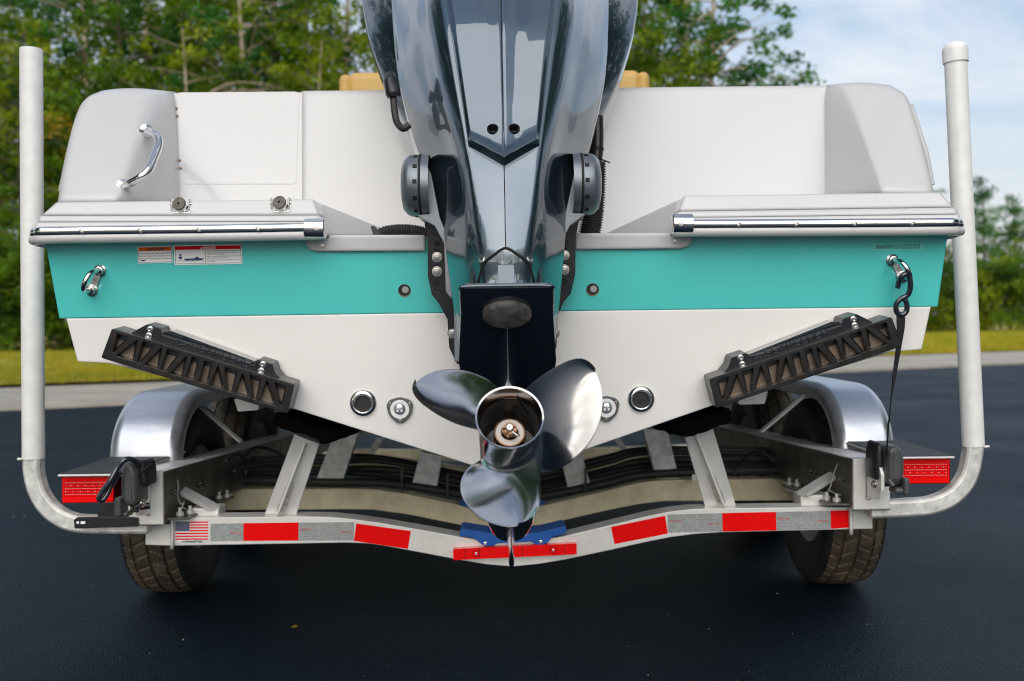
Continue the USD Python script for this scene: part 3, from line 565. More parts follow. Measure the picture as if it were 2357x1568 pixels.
def section(w, shrink=0.0):
    hw, us, ur, pw = hw_f(w) - shrink, us_f(w), ur_f(w) - shrink, pw_f(w)
    k = np.clip((w - .3) / .35, 0, 1)
    half_ = [(0, ur), (pw * .5, ur - .004), (pw, ur - .011), (pw + .14 * (hw - pw), ur - .020), (pw + .32 * (hw - pw), ur - .048), (pw + .50 * (hw - pw), us + .60 * (ur - us)), (pw + .68 * (hw - pw), us + .42 * (ur - us)), (pw + .86 * (hw - pw), us + .22 * (ur - us)), (pw + .965 * (hw - pw), us + .08 * (ur - us)), (hw, us), (hw * .985, us - .06), (hw * .94, us - .16), (hw * .6, us - .24), (0, us - .25)]
    h = smooth_path(np.array(half_), 5); full = np.vstack([h, np.c_[-h[1:-1, 0], h[1:-1, 1]][::-1]])
    return np.c_[full, np.full(len(full), w)]
WS = np.r_[np.linspace(.299, .455, 10), np.linspace(.47, .70, 12), np.linspace(.73, 1.5, 26)]
part(motor, 'lower_cowling', loft([LP(section(w)) for w in WS]), M['paint'], 40)
# upper cowling shell behind
SU = [(-700, 250, -.06), (-420, 292, -.06), (-200, 312, -.06), (-60, 316, -.06), (20, 315, -.06), (82, 305, -.06), (112, 297, -.06), (160, 281, -.07), (200, 266, -.08), (245, 244, -.09), (300, 216, -.10), (345, 190, -.11)]
wu = np.array([w_at(a, c) for a, b, c in SU])[::-1]; hu = np.array([half(b, c, w_at(a, c)) for a, b, c in SU])[::-1]; uu = np.array([c for a, b, c in SU])[::-1]
def usec(w):
    hw, us = np.interp(w, wu, hu), np.interp(w, wu, uu)
    top = np.clip((w - 1.45) / .35, 0, 1); ur = us + .26 * (1 - top) + 0.05
    half_ = [(0, ur), (hw * .45, us + .20 * (1 - top * .7)), (hw * .80, us + .10 * (1 - top * .5)), (hw * .97, us + .03), (hw, us), (hw * .985, us - .06), (hw * .9, us - .24), (hw * .6, us - .34), (0, us - .36)]
    h = smooth_path(np.array(half_), 5); full = np.vstack([h, np.c_[-h[1:-1, 0], h[1:-1, 1]][::-1]]); return np.c_[full, np.full(len(full), w)]
part(motor, 'upper_cowling', loft([LP(usec(w)) for w in np.linspace(wu[0], wu[-1], 30)]), M['paint'], 40)
# raised rear panel with its V foot
NX, NW = 24, 26; rows_t, rows_b = [], []
xs = np.linspace(-1, 1, NX * 2 + 1)
def panel_low(x): return .640 + .058 * abs(x)
def surf_u(x, w):
    pw = pw_f(w); ax = abs(x) * pw
    return np.interp(ax, [0, pw * .5, pw, pw * 1.2], [ur_f(w), ur_f(w) - .004, ur_f(w) - .011, ur_f(w) - .02])
VT, VB = [], []
for i, t in enumerate(np.linspace(0, 1, NW)):
    for x in xs:
        w = panel_low(x) + (1.36 - panel_low(x)) * t ** 1.2
        pw = pw_f(max(w, .70)); ridge = .0035 * (1 - min(1, abs(x) / .28)) if abs(x) > .02 else .0005
        lip = (.020 * (1 - .45 * t) + .012 * math.exp(-t * 14)) * (1 if abs(x) < .94 else .75)
        VT.append((x * pw, surf_u(x, w) + lip + ridge, w)); VB.append((x * pw * .98, surf_u(x, w) - .02, w + (0.004 if i == 0 else 0)))
k = len(xs); F = []; n0 = len(VT)
for i in range(NW - 1):
    for j in range(k - 1):
        a = i * k + j; F += [[a, a + 1, a + k + 1], [a, a + k + 1, a + k]]; b = a + n0; F += [[b, b + k + 1, b + 1], [b, b + k, b + k + 1]]
bd = [j for j in range(k)] + [i * k + k - 1 for i in range(1, NW)] + [(NW - 1) * k + j for j in range(k - 2, -1, -1)] + [i * k for i in range(NW - 2, 0, -1)]
for p, q in zip(bd, bd[1:] + bd[:1]): F += [[p, p + n0, q + n0], [p, q + n0, q]]
pm = mesh_(LP(np.array(VT + VB)), F); pm.fix_normals()
if pm.volume < 0: pm.invert()
mp_ = man(pm); holes = []
for s in (-1, 1):
    q = Lp(s * .0235, ur_f(.722) + .02, .722); holes.append(q)
    cyl = trimesh.creation.cylinder(.0115, .05, sections=28); cyl.apply_transform(frame(q, AX)); mp_ = mp_ - man(cyl)
g = mp_.to_mesh(); pn = part(motor, 'rear_panel', mesh_(g.vert_properties[:, :3], g.tri_verts), M['paint'], 30)
for q in holes:
    part(pn, 'screw_socket', lathe([(.0112, -.03), (.0112, .001), (.0128, .0012), (.0122, .0025), (.0106, .0008), (.0106, -.03)], q - AX * .001, AX, 28), M['black'], 30)
    bolt(pn, q - AX * .022 - WX * .003, AX, .0052, M['black'], 'screw')
part(motor, 'centre_seam', tube([Lp(0, ur_f(w) + (.021 * (1 - .45 * ((w - .64) / .72)) if w > .645 else .0004), w) for w in np.r_[np.linspace(.462, .638, 10), np.linspace(.65, 1.34, 20)]], .0011, 6, 0), M['gap'], 60)

# collar at the foot of the cowling, exhaust leg below it
sm = [(-.105, .085, .30), (-.066, .165, .40), (-.046, .186, .438), (0, .206, .462), (.046, .186, .438), (.066, .165, .40), (.105, .085, .30)]
def body_u(x, w):
    q = section(w); q = q[:len(q) // 2 + 1]; j = int(np.argmax(q[:, 0])); return float(np.interp(abs(x), q[:j + 1, 0], q[:j + 1, 1]))
sm2 = [(s_ * a, w) for s_, rng_ in ((-1, ((.100, .302), (.088, .345), (.074, .39), (.060, .42), (.046, .440), (.024, .452))), (1, ())) for a, w in rng_]
sm2 = sm2 + [(0, .462)] + [(-a, w) for a, w in sm2[::-1]]
part(motor, 'seam_gasket', tube([Lp(x, body_u(x, w) + .001, w) for x, w in sm2], .0030, 8, 4), M['gap'], 60)
for s in (-1, 1):
    part(motor, 'tell_tale', lathe([(.0085, -.01), (.0085, .004), (.006, .005), (.0055, -.006), (1e-4, -.006)], Lp(s * .05, .178, .448), AX * .8 + np.array([s * .6, 0, 0]), 20), M['steel'], 40)
leg = [(.075, .15), (.06, .20), (.05, .235), (.0, .25)]
def legsec(w, k):
    b, rr = k; h = np.array([(0, rr), (b * .35, rr), (b * .37, rr - .018), (b * .62, rr - .022), (b * .66, rr - .04), (b, rr - .07), (b, -.08), (b * .5, -.14), (0, -.15)])
    full = np.vstack([h, np.c_[-h[1:-1, 0], h[1:-1, 1]][::-1]]); return LP(np.c_[full, np.full(len(full), w)])
part(motor, 'exhaust_leg', loft([legsec(.2985, (.078, .168)), legsec(.33, (.074, .172)), legsec(.40, (.062, .182)), legsec(.43, (.045, .186))]), M['paint'], 25)
part(motor, 'leg_rib', hullp([Lp(s * x, u, w) for s in (-1, 1) for x, u, w in ((.018, .196, .425), (.021, .20, .29), (.018, .15, .425), (.021, .15, .29))]), M['paint'], 25)
for s in (-1, 1):
    part(motor, 'leg_rib', hullp([Lp(s * x, u, w) for x, u, w in ((.030, .182, .375), (.046, .176, .375), (.030, .186, .29), (.048, .178, .29), (.03, .14, .375), (.046, .14, .375), (.03, .14, .29), (.048, .14, .29))]), M['paintgrey'], 25)

# anti-ventilation plate with its anode
outl = [(-.088, .318), (.088, .318), (.0905, .305), (.094, .22), (.101, .12), (.108, .02), (.106, -.04), (.096, -.085), (.078, -.12), (.04, -.15), (-.04, -.15), (-.078, -.12), (-.096, -.085), (-.106, -.04), (-.108, .02), (-.101, .12), (-.094, .22), (-.0905, .305)]
pg = Polygon(outl).buffer(.012).buffer(-.024).buffer(.012)
t = trimesh.creation.extrude_polygon(pg, .011, engine='earcut'); t.apply_translation((0, 0, .286))
plt_ = part(motor, 'anti_ventilation_plate', Lt(t), M['blackgloss'], 30)
part(plt_, 'rim', tube([Lp(x, u, .290) for x, u in [(-.092, .22), (-.09, .30), (-.084, .317), (0, .3195), (.084, .317), (.09, .30), (.092, .22)]], .0035, 8, 4), M['paint'], 60)
t = lathe([(1e-4, -.012), (.044, -.011), (.050, -.006), (.050, .002), (1e-4, .002)], (0, 0, 0), (0, 0, 1.0), 40); t.vertices[:, 1] *= .95; t.apply_translation((0, .225, .284))
part(plt_, 'anode', Lt(t), M['zinc'], 40)
t = lathe([(.014, -.004), (.012, -.002), (.010, .004), (1e-4, .004)], (0, 0, 0), (0, 0, 1.0), 24); t.vertices[:, 1] *= 1.2; t.apply_translation((0, .135, .2865))
part(plt_, 'anode_bolt', Lt(t), M['gap'], 40)
# strut, gearcase, skeg
def foil(u0, u1, th, w, n=14):
    s = np.linspace(0, 1, n); c = u0 + (u1 - u0) * s; y = th * (2.6 * np.sqrt(np.maximum(s, 0)) * (1 - s) + .02 * (1 - s)) / 1.02
    return np.vstack([np.c_[y, c], np.c_[-y[1:-1], c[1:-1]][::-1]])
secs = []
for w, u0, u1, th in ((.30, -.16, .21, .030), (.26, -.17, .215, .026), (.2, -.18, .20, .024), (.12, -.20, .17, .026), (.06, -.21, .15, .034), (.0, -.2, .13, .036)):
    f = foil(u0, u1, th, w); secs.append(LP(np.c_[f, np.full(len(f), w)]))
part(motor, 'strut', loft(secs), M['blackgloss'], 50)
part(motor, 'gearcase', Lt(lathe([(1e-4, -.28), (.018, -.272), (.036, -.25), (.05, -.21), (.058, -.14), (.061, -.04), (.0605, .06), (.058, .118), (.045, .126), (1e-4, .126)], (0, 0, 0), (0, 1.0, 0), 40)), M['blackgloss'], 50)
secs = []
for w, u0, u1, th in ((-.045, -.17, .105, .012), (-.09, -.14, .112, .009), (-.125, -.08, .116, .0075), (-.165, -.03, .112, .006), (-.183, 0.02, .100, .004)):
    f = foil(u0, u1, th, w); f[:, 1] = (u0 + u1) - f[:, 1] if False else f[:, 1]; secs.append(LP(np.c_[f, np.full(len(f), w)]))
part(motor, 'skeg', loft(secs), M['paint'], 50)

# propeller
prop = xf(motor, 'propeller')
part(prop, 'hub', Lt(lathe([(.0545, .14), (.0575, .16), (.0580, .27), (.0585, .305), (.0610, .322), (.0622, .330), (.0616, .3325), (.0590, .3315), (.0565, .318), (.0545, .29), (.054, .16)], (0, 0, 0), (0, 1.0, 0), 64)), M['prop'], 40)
part(prop, 'hub_bore', Lt(lathe([(.0542, .295), (.0535, .24), (.0530, .185), (.030, .18), (1e-4, .18)], (0, 0, 0), (0, 1.0, 0), 48)), M['propdark'], 40)
part(prop, 'inner_hub', Lt(lathe([(.031, .18), (.030, .262), (.0285, .268), (.0265, .2685), (.026, .262)], (0, 0, 0), (0, 1.0, 0), 40)), M['brass'], 40)
part(prop, 'thrust_washer', Lt(lathe([(.0262, .262), (.0258, .2672), (.0165, .2672), (.016, .262)], (0, 0, 0), (0, 1.0, 0), 40)), M['zincbright'], 40)
for k in range(3):
    a = math.radians(90 + 120 * k); r_ = np.array([math.cos(a), 0, math.sin(a)])
    part(prop, 'hub_rib', hullp(LP([r_ * rr + np.array([s * .0022 * -math.sin(a), u, s * .0022 * math.cos(a)]) for rr in (.029, .054) for u in (.19, .258 if rr < .04 else .246) for s in (-1, 1)])), M['brass'], 30)
nutp = [(.0145 if i % 2 == 0 else .0132, a) for i, a in enumerate(np.arange(12) / 12 * 2 * np.pi)]
hexa = [(.0150 * math.cos(a), .0150 * math.sin(a)) for a in np.arange(6) / 6 * 2 * np.pi + .2]
t = hullp(LP([(x, u, w) for x, w in hexa for u in (.266, .2775)])); part(prop, 'nut', t, M['brass'], 20)
for k in range(6):
    a = math.radians(60 * k + 40); part(prop, 'castle_tooth', hullp(LP([(rr * math.cos(a + da), u, rr * math.sin(a + da)) for rr in (.0075, .0125) for da in (-.30, .30) for u in (.2775, .285)])), M['brass'], 20)
part(prop, 'shaft_end', Lt(lathe([(.0068, .27), (.0068, .288), (.0055, .2895), (.0022, .2895), (.002, .286), (1e-4, .286)], (0, 0, 0), (0, 1.0, 0), 24)), M['steel'], 40)
part(prop, 'cotter_pin', tube(LP([(.004, .2835, -.006), (.013, .284, -.014), (.017, .281, -.012)]), .0022, 8, 3), M['chrome'], 40)
def prop_blade(phi0):
    nr, na = 26, 30; top, bot = [], []
    for i, q in enumerate(np.sin(np.linspace(0, math.pi / 2, nr))):
        r = .052 + .142 * q
        # chord in metres grows from the root, rounds off at the tip
        ch = .003 + .156 * math.sqrt(max(0.0, 1 - ((q - .46) / .54) ** 2)) if q > .46 else .115 + (.159 - .115) * math.sin(q / .46 * math.pi / 2)
        skew = -.10 + .34 * q * q
        for v in np.linspace(-.5, .5, na):
            ph = phi0 + v * ch / r + skew
            u = .235 + .058 * (ph - phi0) + .050 * q ** 1.1 + .016 * (max(0, v) * 2) ** 3
            thk = (.0078 * (1 - q) + .0022) * (max(0, 1 - (2 * abs(v)) ** 2.4)) ** .7 + .0008
            top.append((r * math.cos(ph), u + thk * .5, r * math.sin(ph))); bot.append((r * math.cos(ph), u - thk * .5, r * math.sin(ph)))
    n0 = nr * na; F = []
    for i in range(nr - 1):
        for j in range(na - 1):
            a = i * na + j; F += [[a, a + 1, a + na + 1], [a, a + na + 1, a + na]]; b = a + n0; F += [[b, b + na + 1, b + 1], [b, b + na, b + na + 1]]
    bd = [j for j in range(na)] + [i * na + na - 1 for i in range(1, nr)] + [(nr - 1) * na + j for j in range(na - 2, -1, -1)] + [i * na for i in range(nr - 2, 0, -1)]
    for p, q in zip(bd, bd[1:] + bd[:1]): F += [[p, p + n0, q + n0], [p, q + n0, q]]
    t = mesh_(LP(np.array(top + bot)), F); t.fix_normals(); return t
for a in (19, 139, 259):
    part(prop, 'blade', prop_blade(math.radians(a)), M['prop'], 50)

# clamp brackets, swivel arms, tilt pivots
def off_t(pts, off, dep, mat, name, r=0, label=None, parent=None): return part(parent or motor, name, plate(rnd(pts, r) if r else pts, off, dep), mat, 25, label)
LB = [(972, 470), (978, 520), (984, 545), (985, 636), (994, 678), (1010, 698), (1030, 735), (1034, 800), (1052, 838), (1100, 842), (1110, 470)]
RB = [(1338, 470), (1330, 520), (1325, 545), (1324, 632), (1314, 676), (1298, 694), (1284, 726), (1281, 800), (1262, 838), (1215, 842), (1205, 470)]
for pts, s in ((LB, -1), (RB, 1)):
    cb = off_t(pts, 0.07, 0.07, M['black'], 'clamp_bracket', 3)
    x0 = 1006 if s < 0 else 1299
    for y in (561, 579, 615, 653):
        part(cb, 'bolt_hole', lathe([(.0072, .0005), (.0066, .0012), (.0062, .0006), (1e-4, .0006)], T(x0, y - (4 if s > 0 else 0), 0.0702), TN, 20), M['gap'], 40)
    for y in (592, 625):
        q = T(x0, y - (4 if s > 0 else 0), 0.0705)
        part(cb, 'washer', lathe([(.0125, 0), (.0125, .003), (.0085, .0035)], q, TN, 24), M['steel'], 30); bolt(cb, q + TN * .003, TN, .0088, M['steel'], 'bolt', False)
    q = T(1041 if s < 0 else 1277, 768, 0.0705); bolt(cb, q, TN, .009, M['steel'], 'bolt', False)
    inset = [(992, 545), (992, 640), (1003, 668), (1026, 672), (1026, 545)] if s < 0 else [(1317, 545), (1317, 636), (1306, 664), (1284, 668), (1284, 545)]
    part(cb, 'bolt_pad', prism([T(x, y, 0.0662) for x, y in inset], TN * .004), M['black'], 25)
    arm = [(958, 372), (972, 364), (992, 400), (1012, 500), (1030, 545), (1042, 610), (1040, 690), (1026, 672), (1022, 560), (1000, 520), (962, 498)] if s < 0 else [(1352, 372), (1338, 364), (1322, 400), (1300, 500), (1284, 545), (1272, 610), (1274, 690), (1286, 672), (1291, 560), (1312, 520), (1347, 494)]
    part(motor, 'swivel_arm', prism([P(x, y, 2.36) for x, y in arm], (0, 0.12, 0)), M['paintgrey'], 25)
    cc = P(971, 428, 2.38) if s < 0 else P(1336, 425, 2.38); dx = np.array([s, 0, 0.0])
    cap = part(motor, 'pivot_cap', lathe([(.073, -.02), (.0735, .012), (.0725, .026), (.068, .034), (.058, .043), (.04, .047), (1e-4, .048)], cc, dx, 44), M['paintgrey'], 30)
    part(cap, 'ring', lathe([(.0738, -.002), (.0745, .001), (.0738, .004)], cc, dx, 44), M['gap'], 30)
    for a in np.radians([150, 180, 210, 240, 270, 120]):
        d_ = np.array([0, math.cos(a), math.sin(a)]); d2 = np.array([0, -math.sin(a), math.cos(a)])
        part(cap, 'notch', hullp([cc + d_ * .0738 + d2 * e * .005 + dx * h_ + d_ * f for e in (-1, 1) for h_ in (.006, .016) for f in (-.004, .0008)]), M['gap'], 30)
part(motor, 'swivel_housing', span(P(1050, 830, 2.44), P(1270, 380, 2.36)), M['paintgrey'], 25)
# rigging: boot and cable (left), rigging tube and corrugated hose (right), coil in the well
part(motor, 'rigging_boot', tube([P(897, 168, 2.46), P(899, 190, 2.45), P(904, 212, 2.44), P(906, 224, 2.44)], .019, 18, 6, scale=np.interp(np.linspace(0, 1, 19), [0, .25, .8, .82, 1], [.35, .85, 1, .88, .85])), M['black'], 50)
part(motor, 'cable', tube([P(905, 222, 2.44), P(908, 255, 2.43), P(914, 282, 2.42), P(928, 296, 2.40), (P(943, 287, 2.40))], .0085, 12, 8), M['rubber'], 50)
rt = [P(1374, 268, 2.62), P(1375, 310, 2.62), P(1374, 350, 2.62), P(1370, 380, 2.62)]
part(motor, 'rigging_tube', tube(rt, .0165, 20, 6), M['black'], 50)
part(motor, 'tie_band', lathe([(.0172, -.004), (.0182, -.003), (.0182, .003), (.0172, .004)], P(1374, 343, 2.62), (0.1, 0, 1), 24), M['gap'], 40)
part(motor, 'cable_tie', tube([P(1380, 366, 2.60), P(1392, 370, 2.59), P(1404, 375, 2.59)], .0022, 6, 4), M['black'], 50)
def corr(parent, pts, r, name='corrugated_hose', pitch=.0065):
    p = smooth_path(pts, 40); L = np.r_[0, np.cumsum(np.linalg.norm(np.diff(p, axis=0), axis=1))]; n = int(L[-1] / pitch * 4)
    s = np.linspace(0, L[-1], n); q = np.c_[[np.interp(s, L, p[:, k]) for k in range(3)]].T
    return part(parent, name, sweep(q, circ(r, 18), scale=1 + .09 * np.sign(np.sin(s / pitch * 2 * np.pi)) * .9), M['rubber'], 30)
corr(motor, [P(1370, 372, 2.64), P(1369, 440, 2.65), P(1364, 500, 2.66), P(1356, 545, 2.67)], .027)
corr(motor, [P(868, 548, 2.56), P(885, 534, 2.57), P(925, 529, 2.58), P(965, 533, 2.58), P(1000, 545, 2.58)], .014)
part(motor, 'hose_flange', prism([P(x, y, 2.55) for x, y in rnd([(853, 520), (862, 520), (876, 536), (876, 546), (860, 546)], 3)], (0, .006, 0)), M['black'], 30)

# ------------------------------------------------------------------ trailer
trl = thing('boat_trailer', 'aluminium tandem boat trailer under the white and teal boat', 'boat trailer')
B1 = [(392, 1192), (700, 1189), (760, 1190), (812, 1195), (870, 1203), (960, 1218), (1060, 1236), (1120, 1245), (1180, 1248), (1240, 1244), (1300, 1234), (1400, 1210), (1490, 1188), (1540, 1178), (1590, 1172), (1660, 1170), (1956, 1167), (1956, 1172), (2008, 1171), (2008, 1217), (1660, 1225), (1600, 1229), (1545, 1236), (1480, 1249), (1400, 1267), (1300, 1288), (1240, 1298), (1180, 1304), (1120, 1299), (1060, 1289), (960, 1270), (890, 1257), (850, 1251), (800, 1249), (392, 1256), (335, 1254), (335, 1207), (392, 1207)]
beam = part(trl, 'crossbeam', slab(B1, 2.9, 0.076), M['alu'], 20, label='white faced rear crossbeam with reflective tape')
B2 = [(480, 1127), (800, 1125), (860, 1127), (940, 1138), (1075, 1166), (1165, 1176), (1260, 1162), (1400, 1129), (1470, 1112), (1530, 1105), (1860, 1102), (1860, 1152), (1530, 1153), (1470, 1160), (1400, 1174), (1260, 1206), (1165, 1217), (1075, 1211), (940, 1184), (860, 1173), (800, 1172), (480, 1174)]
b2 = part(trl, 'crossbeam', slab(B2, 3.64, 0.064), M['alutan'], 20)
B3 = [(560, 1056), (900, 1055), (980, 1063), (1165, 1092), (1330, 1062), (1420, 1046), (1800, 1040), (1800, 1071), (1420, 1077), (1330, 1090), (1165, 1124), (980, 1094), (900, 1085), (560, 1087)]
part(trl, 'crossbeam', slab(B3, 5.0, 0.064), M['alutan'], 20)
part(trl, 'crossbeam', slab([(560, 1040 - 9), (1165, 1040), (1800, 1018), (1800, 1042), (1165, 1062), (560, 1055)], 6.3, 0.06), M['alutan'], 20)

# tape, flag sticker, lettering on the rear beam
def onbeam(pts, mat, name, off=0.0012, parent=beam): return part(parent, name, slab(pts, 2.9 - off, 0.0009), mat, False)
def btext(s, h, x, y, mat, parent, bold=False, slope=0.0, off=0.0022):
    xdv = P(x + 100, y + 100 * slope, 2.9) - P(x, y, 2.9)
    return part(parent, 'lettering', text(s, h * 2.9 / FPX, P(x, y, 2.9 - off), xdv, (0, -1, 0), 0.0004, bold, True), mat, False)
greys = [[(484.5, 1205.5), (560, 1204.5), (560, 1245), (484.5, 1246)], [(687.3, 1203), (815, 1202), (814, 1243.5), (687.3, 1244.5)], [(1537, 1184.5), (1662, 1181.5), (1663, 1223.5), (1537, 1226)], [(1786.3, 1178.5), (1911.6, 1176), (1912.4, 1217.5), (1787, 1221)]]
reds = [[(560.3, 1204.5), (687, 1203), (687, 1244.5), (560.3, 1245.2)], [(820, 1205), (945.5, 1222.5), (939, 1263.5), (814.5, 1245)], [(1406.5, 1213), (1531, 1187.5), (1537, 1228.5), (1414.5, 1252.5)], [(1662.3, 1181.2), (1786, 1178.5), (1787, 1221), (1663.3, 1223.5)], [(1912, 1175.7), (1953, 1174.5), (1954, 1214.5), (1912.8, 1217.3)]]
for q in reds: onbeam(q, M['red'], 'red_tape')
for i, q in enumerate(greys):
    tp = onbeam(q, M['tape'], 'silver_tape'); xa, xb = q[0][0], q[1][0]; yc = (q[0][1] + q[2][1]) / 2
    for x in ([xb - 18] if i == 0 else [xa + 18, xb - 18]):
        btext('DOT-C2', 4.4, x, yc + 2 + (2 if x > (xa + xb) / 2 else -4), M['inkred'], tp)
fl = onbeam([(402, 1199.5), (480.5, 1199), (481, 1243), (403, 1250)], M['paper'], 'flag_sticker')
for k in range(7):
    y0 = 1200.5 + k * 2 * 3.24; x0 = 436 if k < 4 else 404.5
    onbeam([(x0, y0 + .2), (479.5, y0 - .2), (479.6, y0 + 3.0), (x0, y0 + 3.44)], M['inkred'], 'stripe', 0.0018, fl)
cn = onbeam([(404, 1200.7), (435.5, 1200.5), (435.8, 1222.6), (404.3, 1223)], M['inkblue'], 'canton', 0.0018, fl)
stars = []
for r in range(9):
    for c in range(6 if r % 2 == 0 else 5):
        x = 406.6 + (c + (0 if r % 2 == 0 else .5)) * 5.2; y = 1202.7 + r * 2.25
        stars.append(slab([(x + (1.15 if j % 2 == 0 else .5) * math.sin(j * math.pi / 5), y - (1.15 if j % 2 == 0 else .5) * math.cos(j * math.pi / 5)) for j in range(10)], 2.9 - .0022, .0003))
part(fl, 'star', cat_(stars), M['paper'], False, kind='stuff')
btext('AmeraTrail', 5.2, 447.5, 1248.6, M['inkblue'], fl, True)
onbeam([(418, 1246), (430, 1245.6), (430, 1248.4), (418, 1248.6)], M['inkgrey'], 'mark', 0.0018, fl)
# U-bolt straps at the beam ends
for x, y0, y1 in ((396.5, 1189, 1259), (1959, 1166, 1227)):
    part(beam, 'clamp_strap', tube([P(x, y0, 2.89), P(x, y1 - 4, 2.887), P(x - 1, y1, 2.90)], .0055, 12, 4), M['galv'], 50)

# identification light bar and keel pads
lb = part(trl, 'light_bar', slab(rnd([(1043, 1264), (1327, 1251), (1327.5, 1276), (1043.5, 1289.5)], 2), 2.875, 0.024), M['lens'], 25, label='red identification light bar on the middle of the rear crossbeam')
def onbar(x, h): return 1264 - (x - 1043) * 13 / 284 + h * 25.5
for x in (1070, 1103, 1272 - 70, 1300):
    part(lb, 'joint', slab([(x, onbar(x, .03)), (x + 1.2, onbar(x + 1, .03)), (x + 1.2, onbar(x, .97)), (x, onbar(x, .97))], 2.874, .0012), M['lensdark'], False)
for x in (1096, 1273.5):
    o = P(x, onbar(x, .5), 2.8748)
    part(lb, 'socket_ring', lathe([(.0105, 0), (.0095, .0012), (.0085, 0)], o, (0, -1, 0), 24), M['lensdark'], 40); part(lb, 'rivet', lathe([(.0042, 0), (.0038, .0016), (.0016, .002), (.0014, .001), (1e-4, .001)], o, (0, -1, 0), 16), M['chrome'], 30)
part(trl, 'keel_pad', slab(rnd([(1059, 1219), (1067, 1217.5), (1120, 1226), (1180, 1231), (1240, 1226), (1296, 1212), (1303, 1212.5), (1303, 1228), (1290, 1231), (1272, 1236), (1262, 1248), (1250, 1254.5), (1236, 1254), (1222, 1247), (1180, 1249), (1145, 1251), (1134, 1256.5), (1118, 1258), (1106, 1251), (1094, 1240), (1080, 1236), (1059, 1234)], 2.2), 2.882, 0.10), M['blue'], 30)
for x, y in ((1117, 1251), (1245, 1247)):
    o = P(x, y, 2.8815); part(trl, 'pad_rivet', lathe([(.006, 0), (.0052, .002), (.0022, .0026), (.002, .001), (1e-4, .001)], o, (0, -1, 0), 18), M['chrome'], 30)
part(trl, 'keel_pad', slab(rnd([(1058, 1151), (1120, 1163), (1200, 1162), (1254, 1145), (1254, 1158), (1200, 1180), (1120, 1181), (1058, 1163)], 2), 3.61, 0.1), M['blue'], 30)

# side rails (I-section), sloping gently down towards the tongue
SL = -0.050
def rail(xi, xo, yt, yb, D):
    ti, to, bi, bo = P(xi, yt, D), P(xo, yt, D), P(xi, yb, D), P(xo, yb, D)
    x0, x1 = sorted((ti[0], to[0])); z1, z0 = 0.5 * (ti[2] + to[2]), 0.5 * (bi[2] + bo[2]); y = D - 2.9
    e = np.array([0, 5.2, 5.2 * SL]); c = (x0 + x1) / 2; inn = 1 if c < 0 else -1
    pts = [(x0, z1), (x1, z1), (x1, z1 - .009), (c + .012, z1 - .012), (c + .012, z0 + .012), (x1, z0 + .009), (x1, z0), (x0, z0), (x0, z0 + .009), (c - .012, z0 + .012), (c - .012, z1 - .012), (x0, z1 - .009)]
    xw = x1 - .012 if inn > 0 else x0 + .012   # web sits close to the inner edge
    pts = [(x0, z1), (x1, z1), (x1, z1 - .008), (xw + .006, z1 - .010), (xw + .006, z0 + .010), (x1, z0 + .008), (x1 + .0, z0), (x0, z0), (x0, z0 + .008), (xw - .006, z0 + .010), (xw - .006, z1 - .010), (x0, z1 - .008)]
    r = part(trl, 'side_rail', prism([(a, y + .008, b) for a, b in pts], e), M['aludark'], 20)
    part(r, 'top_plate', hullp([(x0 + .001, y + .006, z1 + .001), (x1 - .001, y + .006, z1 + .001), *[np.array([a, y + .006, z1 + .001]) + e for a in (x0 + .001, x1 - .001)], *[np.array([a, y + .006, z1 + .004]) + e for a in (x0 + .001, x1 - .001)], (x0 + .001, y + .006, z1 + .004), (x1 - .001, y + .006, z1 + .004)]), M['alu'], 20)
    part(r, 'end_plate', span((x0 - .001, y - .004, z0 - .002), (x1 + .001, y + .007, z1 + .003)), M['alu'], 20)
    part(r, 'weld_seam', cat_([trimesh.creation.icosphere(1, .0042).apply_translation((x, y + .002, z0 - .003)) for x in np.linspace(x0, x1, 16)] + [trimesh.creation.icosphere(1, .0034).apply_translation((x, y + .006, z1 + .004)) for x in np.linspace(x0, x1, 18)]), M['weld'], 60)
    return r, x0, x1, z0, z1, y
railL = rail(374, 296, 1090, 1205, 2.80)
railR = rail(1964, 2046, 1059, 1170, 2.80)
for (r, x0, x1, z0, z1, y), s in ((railL, 1), (railR, -1)):
    xi = x1 if s > 0 else x0
    for dy, dz in ((.10, .045), (.34, .05), (.40, .052), (.85, .05), (.92, .05)):
        part(r, 'rail_bolt', lathe([(.009, 0), (.009, .006), (.005, .007), (.005, .012), (1e-4, .012)], (xi - s * .004, y + dy, z1 - dz + SL * dy - .02), (s, 0, 0), 6), M['steel'], 20)
    # foot gusset with nuts, strut, safety wire
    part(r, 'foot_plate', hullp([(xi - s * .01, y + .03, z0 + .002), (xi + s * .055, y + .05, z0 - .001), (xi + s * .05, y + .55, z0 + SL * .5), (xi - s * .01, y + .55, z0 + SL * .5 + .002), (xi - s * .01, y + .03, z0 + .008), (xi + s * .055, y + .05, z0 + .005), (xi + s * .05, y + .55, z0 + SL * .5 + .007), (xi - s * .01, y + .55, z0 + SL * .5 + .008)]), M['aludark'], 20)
    for dy, dx in ((.09, .018), (.13, .034), (.48, .02), (.52, .034)):
        o = np.array([xi + s * dx, y + dy, z0 + .008 + SL * dy])
        part(r, 'nut', lathe([(.0115, 0), (.0115, .011), (.007, .012), (.0055, .012), (.0055, .024), (1e-4, .024)], o, (0, 0, 1), 6 if 0 else 12), M['galv'], 25)
a, b = P(413, 1122, 2.98), P(494, 1166, 2.93)
